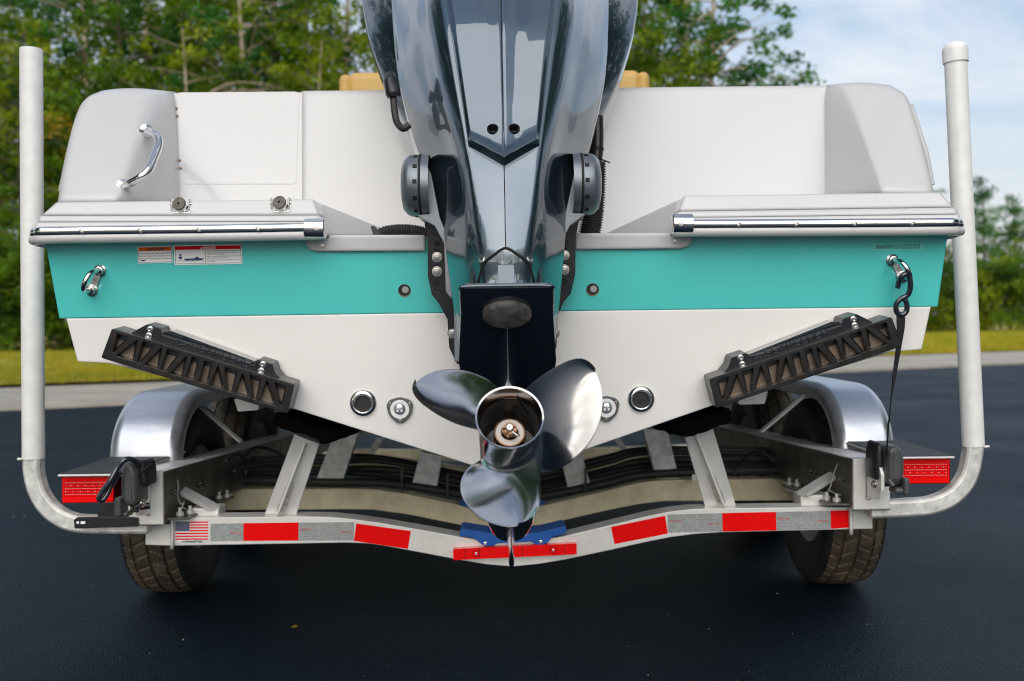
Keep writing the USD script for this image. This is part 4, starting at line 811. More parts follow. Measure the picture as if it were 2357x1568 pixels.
for (p0, p1, q) in ((P(413, 1126, 3.0), P(494, 1170, 2.93), P(470, 1180, 2.94)), (P(1921, 1092, 3.0), P(1846, 1138, 2.93), P(1876, 1150, 2.94))):
    part(trl, 'corner_strut', sweep(np.array([p0, p1]), rect(.042, .012), up=(0, 0, 1)), M['alu'], 20)
    part(trl, 'corner_strut_foot', rbox(q + [0, .04, -.004], (.085, .08, .035), .004, 8), M['alu'], 20)
for pts in ([(408, 1100, 2.95), (411, 1122, 2.94), (409, 1142, 2.93), (416, 1160, 2.92), (423, 1157, 2.92), (420, 1168, 2.915), (428, 1172, 2.92)], [(1928, 1068, 2.95), (1918, 1092, 2.94), (1912, 1118, 2.93), (1908, 1128, 2.92), (1914, 1132, 2.92), (1905, 1128, 2.92), (1925, 1137, 2.92), (1935, 1140, 2.92)]):
    part(trl, 'ground_wire', tube([P(*q) for q in pts], .0022, 8, 6), M['wiregrey'], 60)

# bunk posts
def post(parent, b0, b1, t0, t1, Db, Dt, th=.008, mat=None, name='bunk_post'):
    q = [P(*b0, Db), P(*b1, Db), P(*t1, Dt), P(*t0, Dt)]; return part(parent, name, hullp(q + [v + [0, th, 0] for v in q]), mat or M['alu'], 20)
for b0, b1, t0, t1, ra, rb in (((609, 1184), (682, 1184), (678, 1000), (735, 1022), (701, 1022), (637, 1187)), ((1623, 1166), (1694, 1164), (1575, 1003), (1640, 984), (1604, 1004), (1669, 1167))):
    bp = post(trl, b0, b1, t0, t1, 2.935, 2.90)
    u, v = P(*ra, 2.885), P(*rb, 2.885)
    part(bp, 'rib', hullp([p + [e * .0035, f, 0] for p in (u, v) for e in (-1, 1) for f in (0.0, .04)]), M['alu'], 20)
    rng = np.random.default_rng(3)
    beads = []
    for s in (-1, 1):
        for t in np.linspace(.04, .98, 34):
            p = v + (u - v) * t + [s * .0068, .038, 0]; beads.append(trimesh.creation.icosphere(1, .0050 + .0012 * rng.random()).apply_scale([1, .8, .75]).apply_translation(p))
    part(bp, 'weld_seam', cat_(beads), M['weld'], 60)
for b0, b1, t0, t1 in (((724, 1115), (786, 1115), (768, 1000), (829, 985)), ((944, 1131), (1003, 1136), (968, 1040), (1018, 1050)), ((1309, 1131), (1361, 1122), (1288, 1042), (1338, 1040)), ((1512, 1103), (1563, 1102), (1479, 986), (1536, 990))):
    post(trl, b0, b1, t0, t1, 3.62, 3.60, .05, M['galv'])
for b0, b1, t0, t1 in (((838, 1058), (852, 1058), (866, 1010), (884, 1010)), ((1432, 1040), (1446, 1040), (1408, 1005), (1424, 1000))):
    post(trl, b0, b1, t0, t1, 4.9, 4.9, .05, M['galv'])
# carpeted bunks
rng = np.random.default_rng(5)
def bunk(ends, far):
    n = np.array([P(*e) for e in ends]); f = n + np.array([0, 3.2, -0.10]); f[:, 0] *= 0.95
    t = hullp(np.vstack([n, f])); t = trimesh.Trimesh(*trimesh.remesh.subdivide_to_size(t.vertices, t.faces, .03)[:2], process=True)
    v = np.array(t.vertices); d = (meshkit.noise(v * 60, 2)[:, None] - .5) * .012 + (meshkit.noise(v * 22, 7)[:, None] - .5) * .012
    v = v + d * np.array([1, .6, 1]); t.vertices = v; return t
part(trl, 'bunk', bunk([(636, 950, 2.70), (800, 996, 2.70), (742, 1013, 2.70), (690, 1001, 2.70), (626, 976, 2.70), (628, 955, 2.70), (806, 1003, 2.75), (745, 1018, 2.72)], 0), M['carpet'], 60)
part(trl, 'bunk', bunk([(1675, 940, 2.70), (1528, 982, 2.70), (1575, 1002, 2.70), (1640, 985, 2.70), (1684, 972, 2.70), (1686, 945, 2.70), (1522, 988, 2.75), (1580, 1004, 2.72)], 0), M['carpet'], 60)

# conduits along the second beam
for k, (dy, r, D, m_) in enumerate(((-20, .017, 3.62, 'rubber'), (-48, .014, 3.75, 'rubber'), (-63, .010, 3.78, 'rubber'), (-70, .015, 3.80, 'rubber'), (-36, .011, 3.72, 'web'))):
    pts = [(560, 1128), (760, 1127), (860, 1128), (940, 1138), (1075, 1163), (1165, 1172), (1260, 1160), (1400, 1128), (1500, 1109), (1800, 1105)]
    part(trl, 'conduit', tube([P(x, y + dy + (4 * math.sin(x * .01 + k)), D) for x, y in pts], r, 12, 6), M[m_], 60)
for x, y in ((925, 1105), (1030, 1118), (1348, 1105), (1610, 1070)):
    part(trl, 'cable_tie', hullp([P(x + a, y + b, d) for a in (-3, 3) for b in (-28, 28) for d in (3.58, 3.60)]), M['black'], 25)
part(trl, 'conduit_tag', slab([(1593, 1093), (1611, 1091), (1611, 1104), (1593, 1106)], 3.57, .004), M['paper'], False)
for pts in ([(560, 1052, 3.5), (590, 1030, 3.6), (640, 1042, 3.7), (668, 1070, 3.7), (700, 1100, 3.6)], [(540, 1085, 3.3), (600, 1068, 3.5), (650, 1080, 3.6), (720, 1118, 3.6)], [(1780, 1060, 3.4), (1740, 1040, 3.5), (1700, 1068, 3.6), (1690, 1095, 3.6)], [(520, 1060, 3.2), (545, 1045, 3.3), (572, 1064, 3.4), (566, 1090, 3.4)]):
    part(trl, 'cable', tube([P(*q) for q in pts], .006, 8, 8), M['rubber'], 60)
# tongue beam under the keel
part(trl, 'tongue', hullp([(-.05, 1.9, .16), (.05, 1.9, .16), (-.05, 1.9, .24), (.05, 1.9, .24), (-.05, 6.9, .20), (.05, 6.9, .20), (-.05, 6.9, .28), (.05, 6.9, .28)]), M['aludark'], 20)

# wheels
def tyre_mesh():
    W, Rr = .200, .338
    # outer half profile (x, r): tread with three grooves, shoulders, sidewalls, bead
    tread = []
    gx = [-.052, 0.0, .052]
    xs_ = np.linspace(-.083, .083, 67)
    V, F = [], []; na = 360
    prof = []
    for x in xs_:
        r = Rr - .010 * (abs(x) / .083) ** 2.2
        g = any(abs(x - c) < .0045 for c in gx); prof.append((x, r, g))
    for i in range(na):
        a = i / na * 2 * np.pi
        for x, r, g in prof:
            rr = r - (.008 if g else 0)
            band = 0 if x < -.052 else 1 if x < 0 else 2 if x < .052 else 3
            ph = (i + (band * 3) + (x * 90) * (1 if band % 2 else -1)) % 9
            if not g and ph < 1.5: rr -= .0055
            V.append((x, rr * math.cos(a), rr * math.sin(a)))
    k = len(prof)
    for i in range(na):
        for j in range(k - 1):
            p, q = i * k + j, ((i + 1) % na) * k + j; F += [[p, p + 1, q + 1], [p, q + 1, q]]
    t = mesh_(V, F); t.fix_normals()
    sw = []
    for s in (-1, 1):
        sw.append(lathe([(.328, s * .0835), (.322, s * .094), (.308, s * .1005), (.285, s * .1035), (.25, s * .100), (.21, s * .088), (.185, s * .078), (.180, s * .05)], (0, 0, 0), (1, 0, 0), 96))
    rim = cat_([lathe([(.186, -.08), (.180, -.07), (.172, -.03), (.172, .03), (.180, .07), (.186, .08)], (0, 0, 0), (1, 0, 0), 64), lathe([(.173, .02), (.12, .035), (.07, .03), (.06, .02), (1e-4, .02)], (0, 0, 0), (1, 0, 0), 64)])
    return t, cat_(sw), rim
tt, ts, tr = tyre_mesh()
WXL = (P(275, 1250, 3.33)[0] + .102); WXR = (P(2040, 1230, 3.33)[0] - .102)
for x in (WXL, WXR):
    for D in (3.62, 4.50):
        p = uniq(trl, 'wheel'); xx = UsdGeom.Xform.Define(stage, p); xx.AddTranslateOp().Set(Gf.Vec3d(float(x), D - 2.9, .334)); xx.AddRotateXOp().Set(float((x * 37 + D * 11) % 40))
        part(p, 'tread', tt, M['tyre'], 30); part(p, 'sidewall', ts, M['sidewall'], 50); part(p, 'rim', tr, M['galv'], 40)
# torsion axle stubs between wheels and rails
for D in (3.62, 4.50):
    for x0, x1 in ((WXL + .09, railL[2] - .02), (railR[1] + .02, WXR - .09)):
        part(trl, 'axle_stub', rbox((0.5 * (x0 + x1), D - 2.9 - .05, .36), (abs(x1 - x0), .06, .06), .008, 8), M['galv'], 30)

# fenders
def fender(xo, xi, s):
    zt = .735
    path = []
    for a in np.linspace(-14, 90, 16):
        path.append((3.42 - .27 * math.cos(math.radians(a)), zt - .22 + .22 * math.sin(math.radians(a))))
    path += [(3.9, zt), (4.3, zt)]
    for a in np.linspace(90, 194, 16): path.append((4.75 - .27 * math.cos(math.radians(a)), zt - .22 + .22 * math.sin(math.radians(a))))
    w = abs(xo - xi); prof = [(0, -.060), (0, -.045)] + [(.045 - .045 * math.cos(t), -.045 + .045 * math.sin(t)) for t in np.linspace(.2, math.pi / 2, 7)] + [(w - .035, 0)] + [(w - .035 + .035 * math.sin(t), -.035 + .035 * math.cos(t)) for t in np.linspace(.2, math.pi / 2, 6)] + [(w, -.050)]
    path = np.array(path); tan = np.gradient(path, axis=0); tan /= np.linalg.norm(tan, axis=1, keepdims=True); nrm = np.c_[-tan[:, 1], tan[:, 0]]
    V, F = [], []; k = len(prof)
    for lay in (0, .003):
        for p, n in zip(path, nrm):
            for px_, h in prof: q = p + n * (h - lay); V.append((xo + s * (px_ + (lay if px_ < w / 2 else -lay) * (1 if h < -.02 else 0)), q[0] - 2.9, q[1]))
    n = len(path); N0 = n * k
    for i in range(n - 1):
        for j in range(k - 1):
            a = i * k + j; F += [[a, a + 1, a + k + 1], [a, a + k + 1, a + k]]; b = a + N0; F += [[b, b + k + 1, b + 1], [b, b + k, b + k + 1]]
    bd = [j for j in range(k)] + [i * k + k - 1 for i in range(1, n)] + [(n - 1) * k + j for j in range(k - 2, -1, -1)] + [i * k for i in range(n - 2, 0, -1)]
    for p, q in zip(bd, bd[1:] + bd[:1]): F += [[p, p + N0, q + N0], [p, q + N0, q]]
    t = mesh_(V, F); t.fix_normals(); return t
xoL = P(245, 1060, 3.16)[0]; xiL = P(432, 960, 3.25)[0]; xoR = P(2066, 1035, 3.16)[0]; xiR = P(1905, 930, 3.25)[0]
part(trl, 'fender', fender(xoL, xiL, 1), M['fender'], 40); part(trl, 'fender', fender(xoR, xiR, -1), M['fender'], 40)
for a, b in (((455, 930, 3.5), (556, 1018, 3.45)), ((1858, 905, 3.5), (1750, 995, 3.45))):
    part(trl, 'fender_brace', sweep(np.array([P(*a), P(*b)]), rect(.022, .006)), M['alu'], 20)

# steps, tail lights, licence bracket
for pts, nm in (((133, 1093), ''), ((2197, 1051), '')):
    left = pts[0] < 1000; z = P(*pts, 2.80)[2]; xo = P(*pts, 2.80)[0]; xr = railL[1] if left else railR[2]
    st_ = part(trl, 'step_plate', span((min(xo, xr), -.10, z - .005), (max(xo, xr), .40, z)), M['alu'], 20)
    part(st_, 'grip_sheet', span((min(xo, xr) + .006, -.094, z + .0005), (max(xo, xr) - .004, .40, z + .003)), M['grip'], False)
    x0, x1 = (143, 262) if left else (2070, 2186); yl = (1098, 1157) if left else (1056, 1113)
    tl = xf(trl, 'tail_light', 'red tail light with a clear dotted grid, %s' % ('partly behind the coiled strap ratchet' if left else 'beside the taut strap ratchet'))
    sk = (0.012 if left else 0.012)
    def q(x, y): return (x, y - (x - x0) * sk)
    part(tl, 'housing', slab([q(x0 - 1, yl[0] - 1), q(x1 + 1, yl[0] - 1), q(x1 + 1, yl[1] + 2), q(x0 - 1, yl[1] + 2)], 2.835, .06, 2), M['lensdark'], 25)
    part(tl, 'lens', slab([q(x0 + 1.5, yl[0] + 1), q(x1 - 1.5, yl[0] + 1), q(x1 - 1.5, yl[1] - .5), q(x0 + 1.5, yl[1] - .5)], 2.830, .006, 2), M['lens'], 25)
    part(tl, 'reflector_field', slab([q(x0 + 5, yl[0] + 12), q(x1 - 5, yl[0] + 12), q(x1 - 5, yl[1] - 14), q(x0 + 5, yl[1] - 14)], 2.8292, .0012), M['lensdark'], False)
    cells, gl = [], []
    ny, nx = 5, 19
    for i in range(nx):
        for j in range(ny):
            cx_ = x0 + 8.5 + i * (x1 - x0 - 17) / (nx - 1); cy_ = yl[0] + 15.2 + j * (yl[1] - yl[0] - 32) / (ny - 1); X, Y = q(cx_, cy_)
            cells.append(slab([(X - 2.5, Y - 2.6), (X + 2.5, Y - 2.6), (X + 2.5, Y + 2.6), (X - 2.5, Y + 2.6)], 2.8282, .001))
            if j % 2 == 0 or (i * 7 + j) % 3 == 0: gl.append(slab([(X - 1.9, Y - 2.0), (X + 1.4, Y - 2.0), (X + 1.4, Y - .9), (X - 1.9, Y - .9)], 2.8276, .0006))  # small pale strips, painted highlights on the prisms
    part(tl, 'prism', cat_(cells), M['lens'], False, kind='stuff'); part(tl, 'painted_glint', cat_(gl), M['lens_glint'], False, kind='stuff')
lp = part(trl, 'licence_bracket', slab(rnd([(170, 1197), (176, 1192), (300, 1190), (318, 1192), (318, 1212), (172, 1217)], 3), 2.79, .012), M['black'], 25, label='black licence plate bracket with two slots on the left guide post foot')
part(lp, 'upright', slab([(226, 1157), (308, 1155), (308, 1191), (226, 1192)], 2.80, .01, 2), M['black'], 25)
for x, wd in ((179, 3.0), (191, 5.5)):
    part(lp, 'slot', slab(rnd([(x - wd, 1200), (x + wd, 1199.7), (x + wd, 1206), (x - wd, 1206.3)], 2), 2.7895, .0008), M['paper'], False)

# guide posts
def gpost(base, pvc, cap):
    gp = xf(trl, 'guide_post', 'white capped guide post leaning out at the right' if cap else 'white guide post without a cap at the left')
    part(gp, 'base_tube', sweep(smooth_path([P(*q) for q in base], 8), rect(.049, .046, .007), up=(0, -1, 0)), M['galv'], 25)
    a, b = P(*pvc[0]), P(*pvc[1]); d_ = (b - a) / np.linalg.norm(b - a); L = np.linalg.norm(b - a)
    prof = [(.024, .0), (.0305, .0), (.0305, L - .002), (.0290, L), (.026, L), (.026, L - .05), (1e-4, L - .05)]
    part(gp, 'sleeve', lathe(prof, a, d_, 40), M['pvc'], 40)
    if cap: part(gp, 'cap', lathe([(.031, L - .042), (.0345, L - .040), (.0345, L - .006), (.033, L + .004), (.026, L + .013), (.014, L + .018), (1e-4, L + .019)], a, d_, 40), M['pvc'], 40)
    o = P(pvc[0][0], pvc[0][1] + 2, 2.84)
    part(gp, 'collar_bolt', tube([o + [(.03 if cap else -.03), 0, 0], o + [(.045 if cap else -.045), -.002, .001]], .004, 10, 0), M['galv'], 40)
gpost([(79, 1040, 2.84), (79, 1085, 2.84), (92, 1135, 2.84), (122, 1176, 2.84), (165, 1200, 2.84), (220, 1206, 2.84), (345, 1207, 2.84)], ((77.5, 1055, 2.84), (72, 113, 2.84)), False)
gpost([(2240, 1010, 2.84), (2236, 1052, 2.84), (2222, 1102, 2.84), (2190, 1140, 2.84), (2145, 1161, 2.84), (2095, 1167, 2.84), (2000, 1171, 2.84)], ((2240, 1027, 2.84), (2198, 112, 2.84)), True)

# ------------------------------------------------------------------ retractable tie-down straps
def ratchet(right):
    t = thing('ratchet_strap', 'black ratchet tie-down with its strap pulled up to the stern eye beside the hull number' if right else 'black ratchet tie-down wound up, its black hook looped over it', 'tie-down strap')
    s = 1 if right else -1
    pl0 = [(1998, 1122), (2034, 1075)] if right else None
    D0 = 2.66
    if right: br = [(2004, 1070, 2.795), (2030, 1076, 2.70), (2037, 1092, 2.69), (2037, 1128, 2.69), (2030, 1149, 2.70), (2002, 1145, 2.795)]; wx = 1998; wy = (1068, 1147); bo = (2018, 1113, 2.705)
    else: br = [(338, 1106, 2.795), (315, 1112, 2.70), (309, 1126, 2.69), (309, 1164, 2.69), (317, 1187, 2.70), (336, 1182, 2.795)]; wx = 341; wy = (1104, 1184); bo = (325, 1157, 2.705)
    q = [P(*v) for v in br]; xm = np.mean([v[0] for v in q]); q = [np.array([xm + (v[0] - xm) * .35, v[1], v[2]]) for v in q]
    th = np.array([.009 * -s, 0, 0])
    part(t, 'mounting_plate', hullp([v for v in q] + [v + th for v in q]), M['alu'], 20)
    part(t, 'weld_seam', cat_([trimesh.creation.icosphere(1, .0075).apply_scale([1, .7, .62]).apply_translation(P(wx, y, 2.792)) for y in np.linspace(wy[0], wy[1], 15)]), M['weld'], 60)
    o = P(*bo) + [-.012 * s if right else .008, -.012, 0]; bolt(t, o, (-s, -0.35, 0), .0085, M['steel'], 'bolt', False)
    if right: outer, inner = (2064, 1072, 42, 92), (2027, 1064, 27, 92)
    else: outer, inner = (295, 1116, 40, 102), (327, 1092, 25, 62)
    def shell(cx_, cy_, w, h, D, name, dep):
        k = D / FPX; c = P(cx_, cy_, D) + [0, dep / 2, 0]; W_, H_ = w * k, h * k
        pts = [(-.5, -.30), (-.5, .22), (-.30, .46), (0, .5), (.28, .47), (.48, .25), (.5, -.42), (.36, -.5), (-.18, -.5)] if True else []
        if right and w > 30: pts = [(.5, -.22), (.5, .15), (.34, .40), (.05, .5), (-.30, .48), (-.5, .40), (-.5, -.46), (-.36, -.5), (.26, -.44)]
        if w <= 30: pts = [(-.5, -.45), (-.5, .2), (-.3, .46), (0, .5), (.36, .40), (.5, .1), (.5, -.5)]
        ring = np.array([(c[0] + a * W_, c[2] + b * H_) for a, b in pts]); pg_ = Polygon(ring).buffer(.010).buffer(-.010).buffer(-.006).buffer(.006)
        lay = []
        for dy_, sh in ((-.5, -.010), (-.44, -.004), (-.32, 0.0), (.5, 0.0)):
            e = pg_.buffer(sh); e = e if e.geom_type == 'Polygon' else pg_
            ln = e.exterior; cc_ = [ln.interpolate(f, normalized=True) for f in np.linspace(0, 1, 60, endpoint=False)]; lay.append(np.array([(p_.x, c[1] + dy_ * dep, p_.y) for p_ in cc_]))
        part(t, name, loft(lay), M['greyplastic'] if w > 30 else M['black'], 50)
        if w > 30:
            e = pg_.buffer(-.014); ring2 = list(e.exterior.coords)[:-1]; part(t, 'cover_panel', prism([(x, c[1] - .5 * dep - .0022, z) for x, z in ring2], (0, .004, 0)), M['greyplastic'], 40)
    shell(*inner, 2.70, 'housing', .07); shell(*outer, 2.67, 'housing', .085)
    if right:
        part(t, 'release_lever', cat_([rbox(P(2080, 1118, 2.69), (.016, .05, .046), .006, 10), rbox(P(2066, 1128, 2.70), (.034, .05, .020), .008, 10)]), M['greyplastic'], 50)
        part(t, 'axle_pin', tube([P(2034, 1113, 2.70), P(2070, 1112, 2.70)], .009, 12, 0), M['black'], 50)
        part(t, 'latch', tube([P(2046, 1104, 2.68), P(2056, 1120, 2.67)], .0075, 12, 0), M['greyplastic'], 50)
    else:
        part(t, 'release_lever', cat_([rbox(P(278, 1165, 2.70), (.020, .05, .052), .007, 10), rbox(P(286, 1182, 2.71), (.034, .04, .014), .005, 10)]), M['greyplastic'], 50)
        part(t, 'axle_pin', tube([P(300, 1170, 2.70), P(345, 1164, 2.72)], .009, 12, 0), M['black'], 50)
        part(t, 'latch', tube([P(312, 1165, 2.69), P(313, 1178, 2.69)], .0085, 12, 0), M['black'], 50)
        part(t, 'wire_clip', tube([P(302, 1166, 2.68), P(307, 1178, 2.68), P(300, 1186, 2.68)], .0018, 8, 4), M['brass'], 50)
        part(t, 'hook', tube([P(324, 1070, 2.69), P(305, 1058, 2.66), P(287, 1059, 2.645), P(270, 1078, 2.64), P(253, 1108, 2.63), P(236, 1131, 2.63), P(228, 1146, 2.63), P(233, 1152, 2.635), P(243, 1144, 2.64), P(258, 1114, 2.65), P(277, 1086, 2.65)], .0072, 14, 8), M['blackgloss'], 60)
        part(t, 'strap_end', tube([P(326, 1086, 2.68), P(338, 1078, 2.67), P(346, 1068, 2.66)], .0045, 8, 4), M['web'], 60)
    if right:
        a, b, c, e = T(2074, 727, .055), T(2062, 850, .06), P(2049, 950, 2.55), P(2060, 1042, 2.67)
        rows = [(T(2073, 722, .045), 22, 0), (T(2073, 755, .05), 21, .1), (T(2068, 800, .055), 17, .3), (T(2059, 860, .06), 14.5, .5), (P(2051, 920, 2.53), 9, .9), (P(2044, 985, 2.58), 6, 1.2), (P(2040, 1050, 2.67), 7, 1.3)]
        secs_ = []
        for p_, wpx, tw in rows:
            w_ = .0125; ang = math.acos(min(1, wpx * 2.5 / FPX / (2 * w_))); d_ = np.array([math.cos(ang), math.sin(ang), 0]); n_ = np.array([-math.sin(ang), math.cos(ang), 0]) * .0012
            secs_.append(np.array([p_ - d_ * w_ - n_, p_ + d_ * w_ - n_, p_ + d_ * w_ + n_, p_ - d_ * w_ + n_]))
        part(t, 'strap', loft(secs_), M['web'], 30)
        hk = [(2066, 663, .045), (2069, 648, .05), (2075, 638, .058), (2084, 631, .06), (2092, 634, .06), (2095, 648, .06), (2094, 668, .058), (2088, 680, .055), (2074, 688, .052), (2064, 698, .05), (2062, 712, .048), (2067, 722, .046), (2078, 724, .046), (2086, 716, .046), (2087, 702, .047), (2083, 690, .049)]
        part(t, 'hook', tube([T(*q) for q in hk], .0068, 14, 8), M['blackgloss'], 60)
ratchet(False); ratchet(True)

# a fallen leaf on the asphalt
o = G(678, 1447)
lf = hullp([o + np.array(v) for v in ((-.012, 0, .004), (.012, .002, .007), (0, .008, .010), (0, -.007, .005), (0, .002, .003))])
p = uniq('/World', 'fallen_leaf'); me = usdkit.mesh(stage, p, lf, M['leafD']); data(me.GetPrim(), 'tiny yellow brown leaf lying on the asphalt before the trailer', 'leaf')

# ------------------------------------------------------------------ trees and bushes
def make_tree(seed, H, base, rad, n_limbs, per, leaf, lean=.3, bare=0.0, shape='oval', dead=0):
    rng = np.random.default_rng(seed); tr, br, cl = [], [], []
    tp = np.array([(lean * t ** 1.5 * math.sin(seed) + .15 * math.sin(4 * t + seed), lean * t ** 1.5 * math.cos(seed) + .15 * math.cos(5 * t), t * H * .93) for t in np.linspace(0, 1, 8)])
    r0 = .012 * H; tr.append(tube(tp, r0, 8, 3, scale=np.interp(np.linspace(0, 1, 22), [0, .04, 1], [1.4, 1, .15])))
    for i in range(n_limbs):
        f = base + (0.98 - base) * ((i + rng.random() * .8) / n_limbs); z = f * H * .93
        o = np.array([np.interp(z, tp[:, 2], tp[:, k]) for k in range(3)]); a = i * 2.4 + rng.random() * .9
        g = (f - base) / (1 - base)
        if shape == 'oval': R = rad * (math.sin(math.pi * (.18 + .74 * g)) ** .7) * (.65 + .5 * rng.random())
        elif shape == 'cone': R = rad * (1.02 - g) ** .85 * (.7 + .45 * rng.random()) + .15
        else: R = rad * (.7 + .5 * rng.random())
        rise = .35 if shape != 'cone' else .08
        e = o + np.array([math.cos(a) * R, math.sin(a) * R, R * rise * (.3 + rng.random())]); mid = o + (e - o) * .5 + np.array([0, 0, -.06 * R + .12 * R * rng.random()])
        br.append(tube([o, mid, e], max(.015, r0 * .33 * (1 - f * .6)), 5, 3, scale=np.linspace(1, .25, 7)))
        for q in np.linspace(.35, 1.05, max(2, int(R / .75))):
            if rng.random() < bare: continue
            c = o + (mid - o) * min(1, q * 2) if q < .5 else mid + (e - mid) * (q * 2 - 1)
            cl.append((c + rng.normal(0, .22, 3), .34 + .30 * rng.random()))
    for i in range(dead):
        z = H * (.15 + .55 * rng.random()); o = np.array([np.interp(z, tp[:, 2], tp[:, k]) for k in range(3)]); a = rng.random() * 6.28; R = rad * (.6 + .6 * rng.random())
        e = o + np.array([math.cos(a) * R, math.sin(a) * R, R * (.7 * rng.random() - .1)])
        br.append(tube([o, o + (e - o) * .5 + [0, 0, .15 * R], e], .042, 5, 3, scale=np.linspace(1, .2, 7)))
    C = np.array([c for c, _ in cl]); S = np.array([s for _, s in cl]); n = len(C) * per
    ci = np.repeat(np.arange(len(C)), per); d = rng.normal(0, 1, (n, 3)); d /= np.linalg.norm(d, axis=1, keepdims=True)
    pos = C[ci] + d * (S[ci] * rng.random(n) ** .5)[:, None] * np.array([1.15, 1.15, .75])
    u = rng.normal(0, 1, (n, 3)); u[:, 2] *= .6; u /= np.linalg.norm(u, axis=1, keepdims=True); v = np.cross(u, rng.normal(0, 1, (n, 3)) + [0, 0, 1.2]); v /= np.linalg.norm(v, axis=1, keepdims=True)
    L = leaf * (.6 + .8 * rng.random(n))[:, None]; u *= L; v *= L * .5; nn = np.cross(u, v); nn /= np.linalg.norm(nn, axis=1, keepdims=True)
    V = np.stack([pos - u, pos - v * .9 + nn * L * .12, pos + u, pos + v * .9 + nn * L * .12], 1).reshape(-1, 3)
    b = np.arange(n) * 4; F = np.vstack([np.c_[b, b + 1, b + 2], np.c_[b, b + 2, b + 3]])
    return cat_(tr), cat_(br) if br else None, mesh_(V, F)
def crown_mesh(path, m_, mat):
    me = usdkit.mesh(stage, path, m_, mat); return me
protos = {}
def plant(name, label, cat, key, x, y, sc, rot, group=None, sz=None):
    p = uniq('/World', name); xx = UsdGeom.Xform.Define(stage, p)
    xx.AddTranslateOp().Set(Gf.Vec3d(float(x), float(y), gz(x, y) - .05)); xx.AddRotateZOp().Set(float(rot)); xx.AddScaleOp().Set(Gf.Vec3f(float(sc), float(sc), float(sc * (sz or 1))))
    if key not in protos:
        protos[key] = p; kw, lm, bm = KINDS_[key]; a, b, c = make_tree(**kw)
        usdkit.mesh(stage, p + '/trunk', a, M[bm], smooth=True)
        if b is not None: usdkit.mesh(stage, p + '/limbs', b, M[bm], smooth=True)
        usdkit.mesh(stage, p + '/crown', c, M[lm])
    else:
        xx.GetPrim().GetReferences().AddInternalReference(protos[key]); xx.GetPrim().SetInstanceable(True)
    data(xx.GetPrim(), label, cat, group); return p
KINDS_ = {
    'oakA': (dict(seed=1, H=15, base=.10, rad=3.6, n_limbs=52, per=70, leaf=.125), 'leafA', 'bark'),
    'oakB': (dict(seed=2, H=14, base=.08, rad=3.3, n_limbs=46, per=70, leaf=.12, lean=.8), 'leafB', 'bark'),
    'oakC': (dict(seed=3, H=16, base=.16, rad=3.3, n_limbs=42, per=60, leaf=.13, bare=.22, dead=14), 'leafC', 'barkpale'),
    'thin': (dict(seed=4, H=13, base=.22, rad=2.6, n_limbs=30, per=52, leaf=.11, bare=.45, dead=44, lean=1.0), 'leafB', 'barkpale'),
    'cone': (dict(lean=.15, seed=5, H=9.5, base=.12, rad=1.30, n_limbs=54, per=80, leaf=.075, bare=.12, shape='cone'), 'leafC', 'bark'),
    'rust': (dict(seed=6, H=8, base=.30, rad=1.9, n_limbs=16, per=44, leaf=.11, bare=.3, dead=6), 'leafD', 'barkpale'),
    'bush': (dict(seed=7, H=3.2, base=.03, rad=1.7, n_limbs=34, per=80, leaf=.10, shape='round'), 'leafA', 'bark'),
    'bushB': (dict(seed=8, H=2.6, base=.03, rad=1.5, n_limbs=28, per=80, leaf=.095, shape='round'), 'leafB', 'bark'),
}
def pxD(px, D): return P(px, 745, D)[0], D - 2.9
LBL = {'oakA': ('broadleaf_tree', 'dense deep green tree'), 'oakB': ('broadleaf_tree', 'yellow green leafy tree'), 'oakC': ('broadleaf_tree', 'blue green pale trunked tree'),
       'thin': ('thin_tree', 'thin half bare tree'), 'cone': ('conifer_tree', 'pointed dark conifer'), 'rust': ('young_tree', 'small tree with rusty orange leaves'), 'bush': ('bush', 'dense green bush'), 'bushB': ('bush', 'yellow green bush')}
rng = random.Random(11)
spots = [  # px, D, kind, scale, where it stands
    (-160, 34, 'oakA', 1.0), (-20, 38, 'thin', 1.05), (60, 32.5, 'oakB', .80), (190, 36, 'oakC', 1.1), (290, 33, 'oakA', .92), (400, 35, 'thin', 1.0), (470, 38, 'oakB', 1.1), (560, 34, 'oakC', .98),
    (640, 36, 'oakA', 1.06), (735, 33.5, 'oakB', .92), (800, 39, 'oakC', 1.1), (880, 35, 'thin', 1.0), (345, 41, 'oakC', 1.2), (120, 43, 'oakA', 1.2), (700, 43, 'oakB', 1.2), (1050, 42, 'oakC', 1.1), 
    (1300, 42, 'oakB', 1.1), (1420, 40, 'oakA', 1.08), (1520, 36, 'oakB', .92), (1600, 38.5, 'oakC', 1.12), (1745, 41, 'oakC', .72), (1640, 44, 'oakC', 1.25), (1500, 34.5, 'oakB', .78), (1570, 37, 'oakA', .80), (20, 46, 'oakC', 1.2), (430, 46, 'oakA', 1.25), (580, 45, 'oakC', 1.2), (235, 30.5, 'rust', .95), (700, 31, 'thin', .8), (480, 30.6, 'thin', .82),
    (1900, 54, 'cone', .70), (1990, 56, 'oakA', .50), (2070, 53, 'cone', .74), (2140, 57, 'oakC', .55), (2195, 54, 'thin', .50), (2262, 53, 'cone', .93), (2333, 54, 'cone', .84), (2398, 53, 'oakB', .52), (2470, 55, 'oakA', .5), (2300, 60, 'oakA', .44), (2230, 61, 'oakC', .42), (2120, 62, 'oakA', .52)]
anchor = [(-200, 130, 'at the left guide post'), (130, 330, 'above the left quarter moulding'), (330, 560, 'above the transom door'), (560, 800, 'above the bulkhead left of the motor'), (800, 1380, 'hidden mostly behind the motor'), (1380, 1800, 'right of the motor cowling'), (1800, 2180, 'low between hull and right guide post'), (2180, 2600, 'beyond the right guide post')]
seen = {}
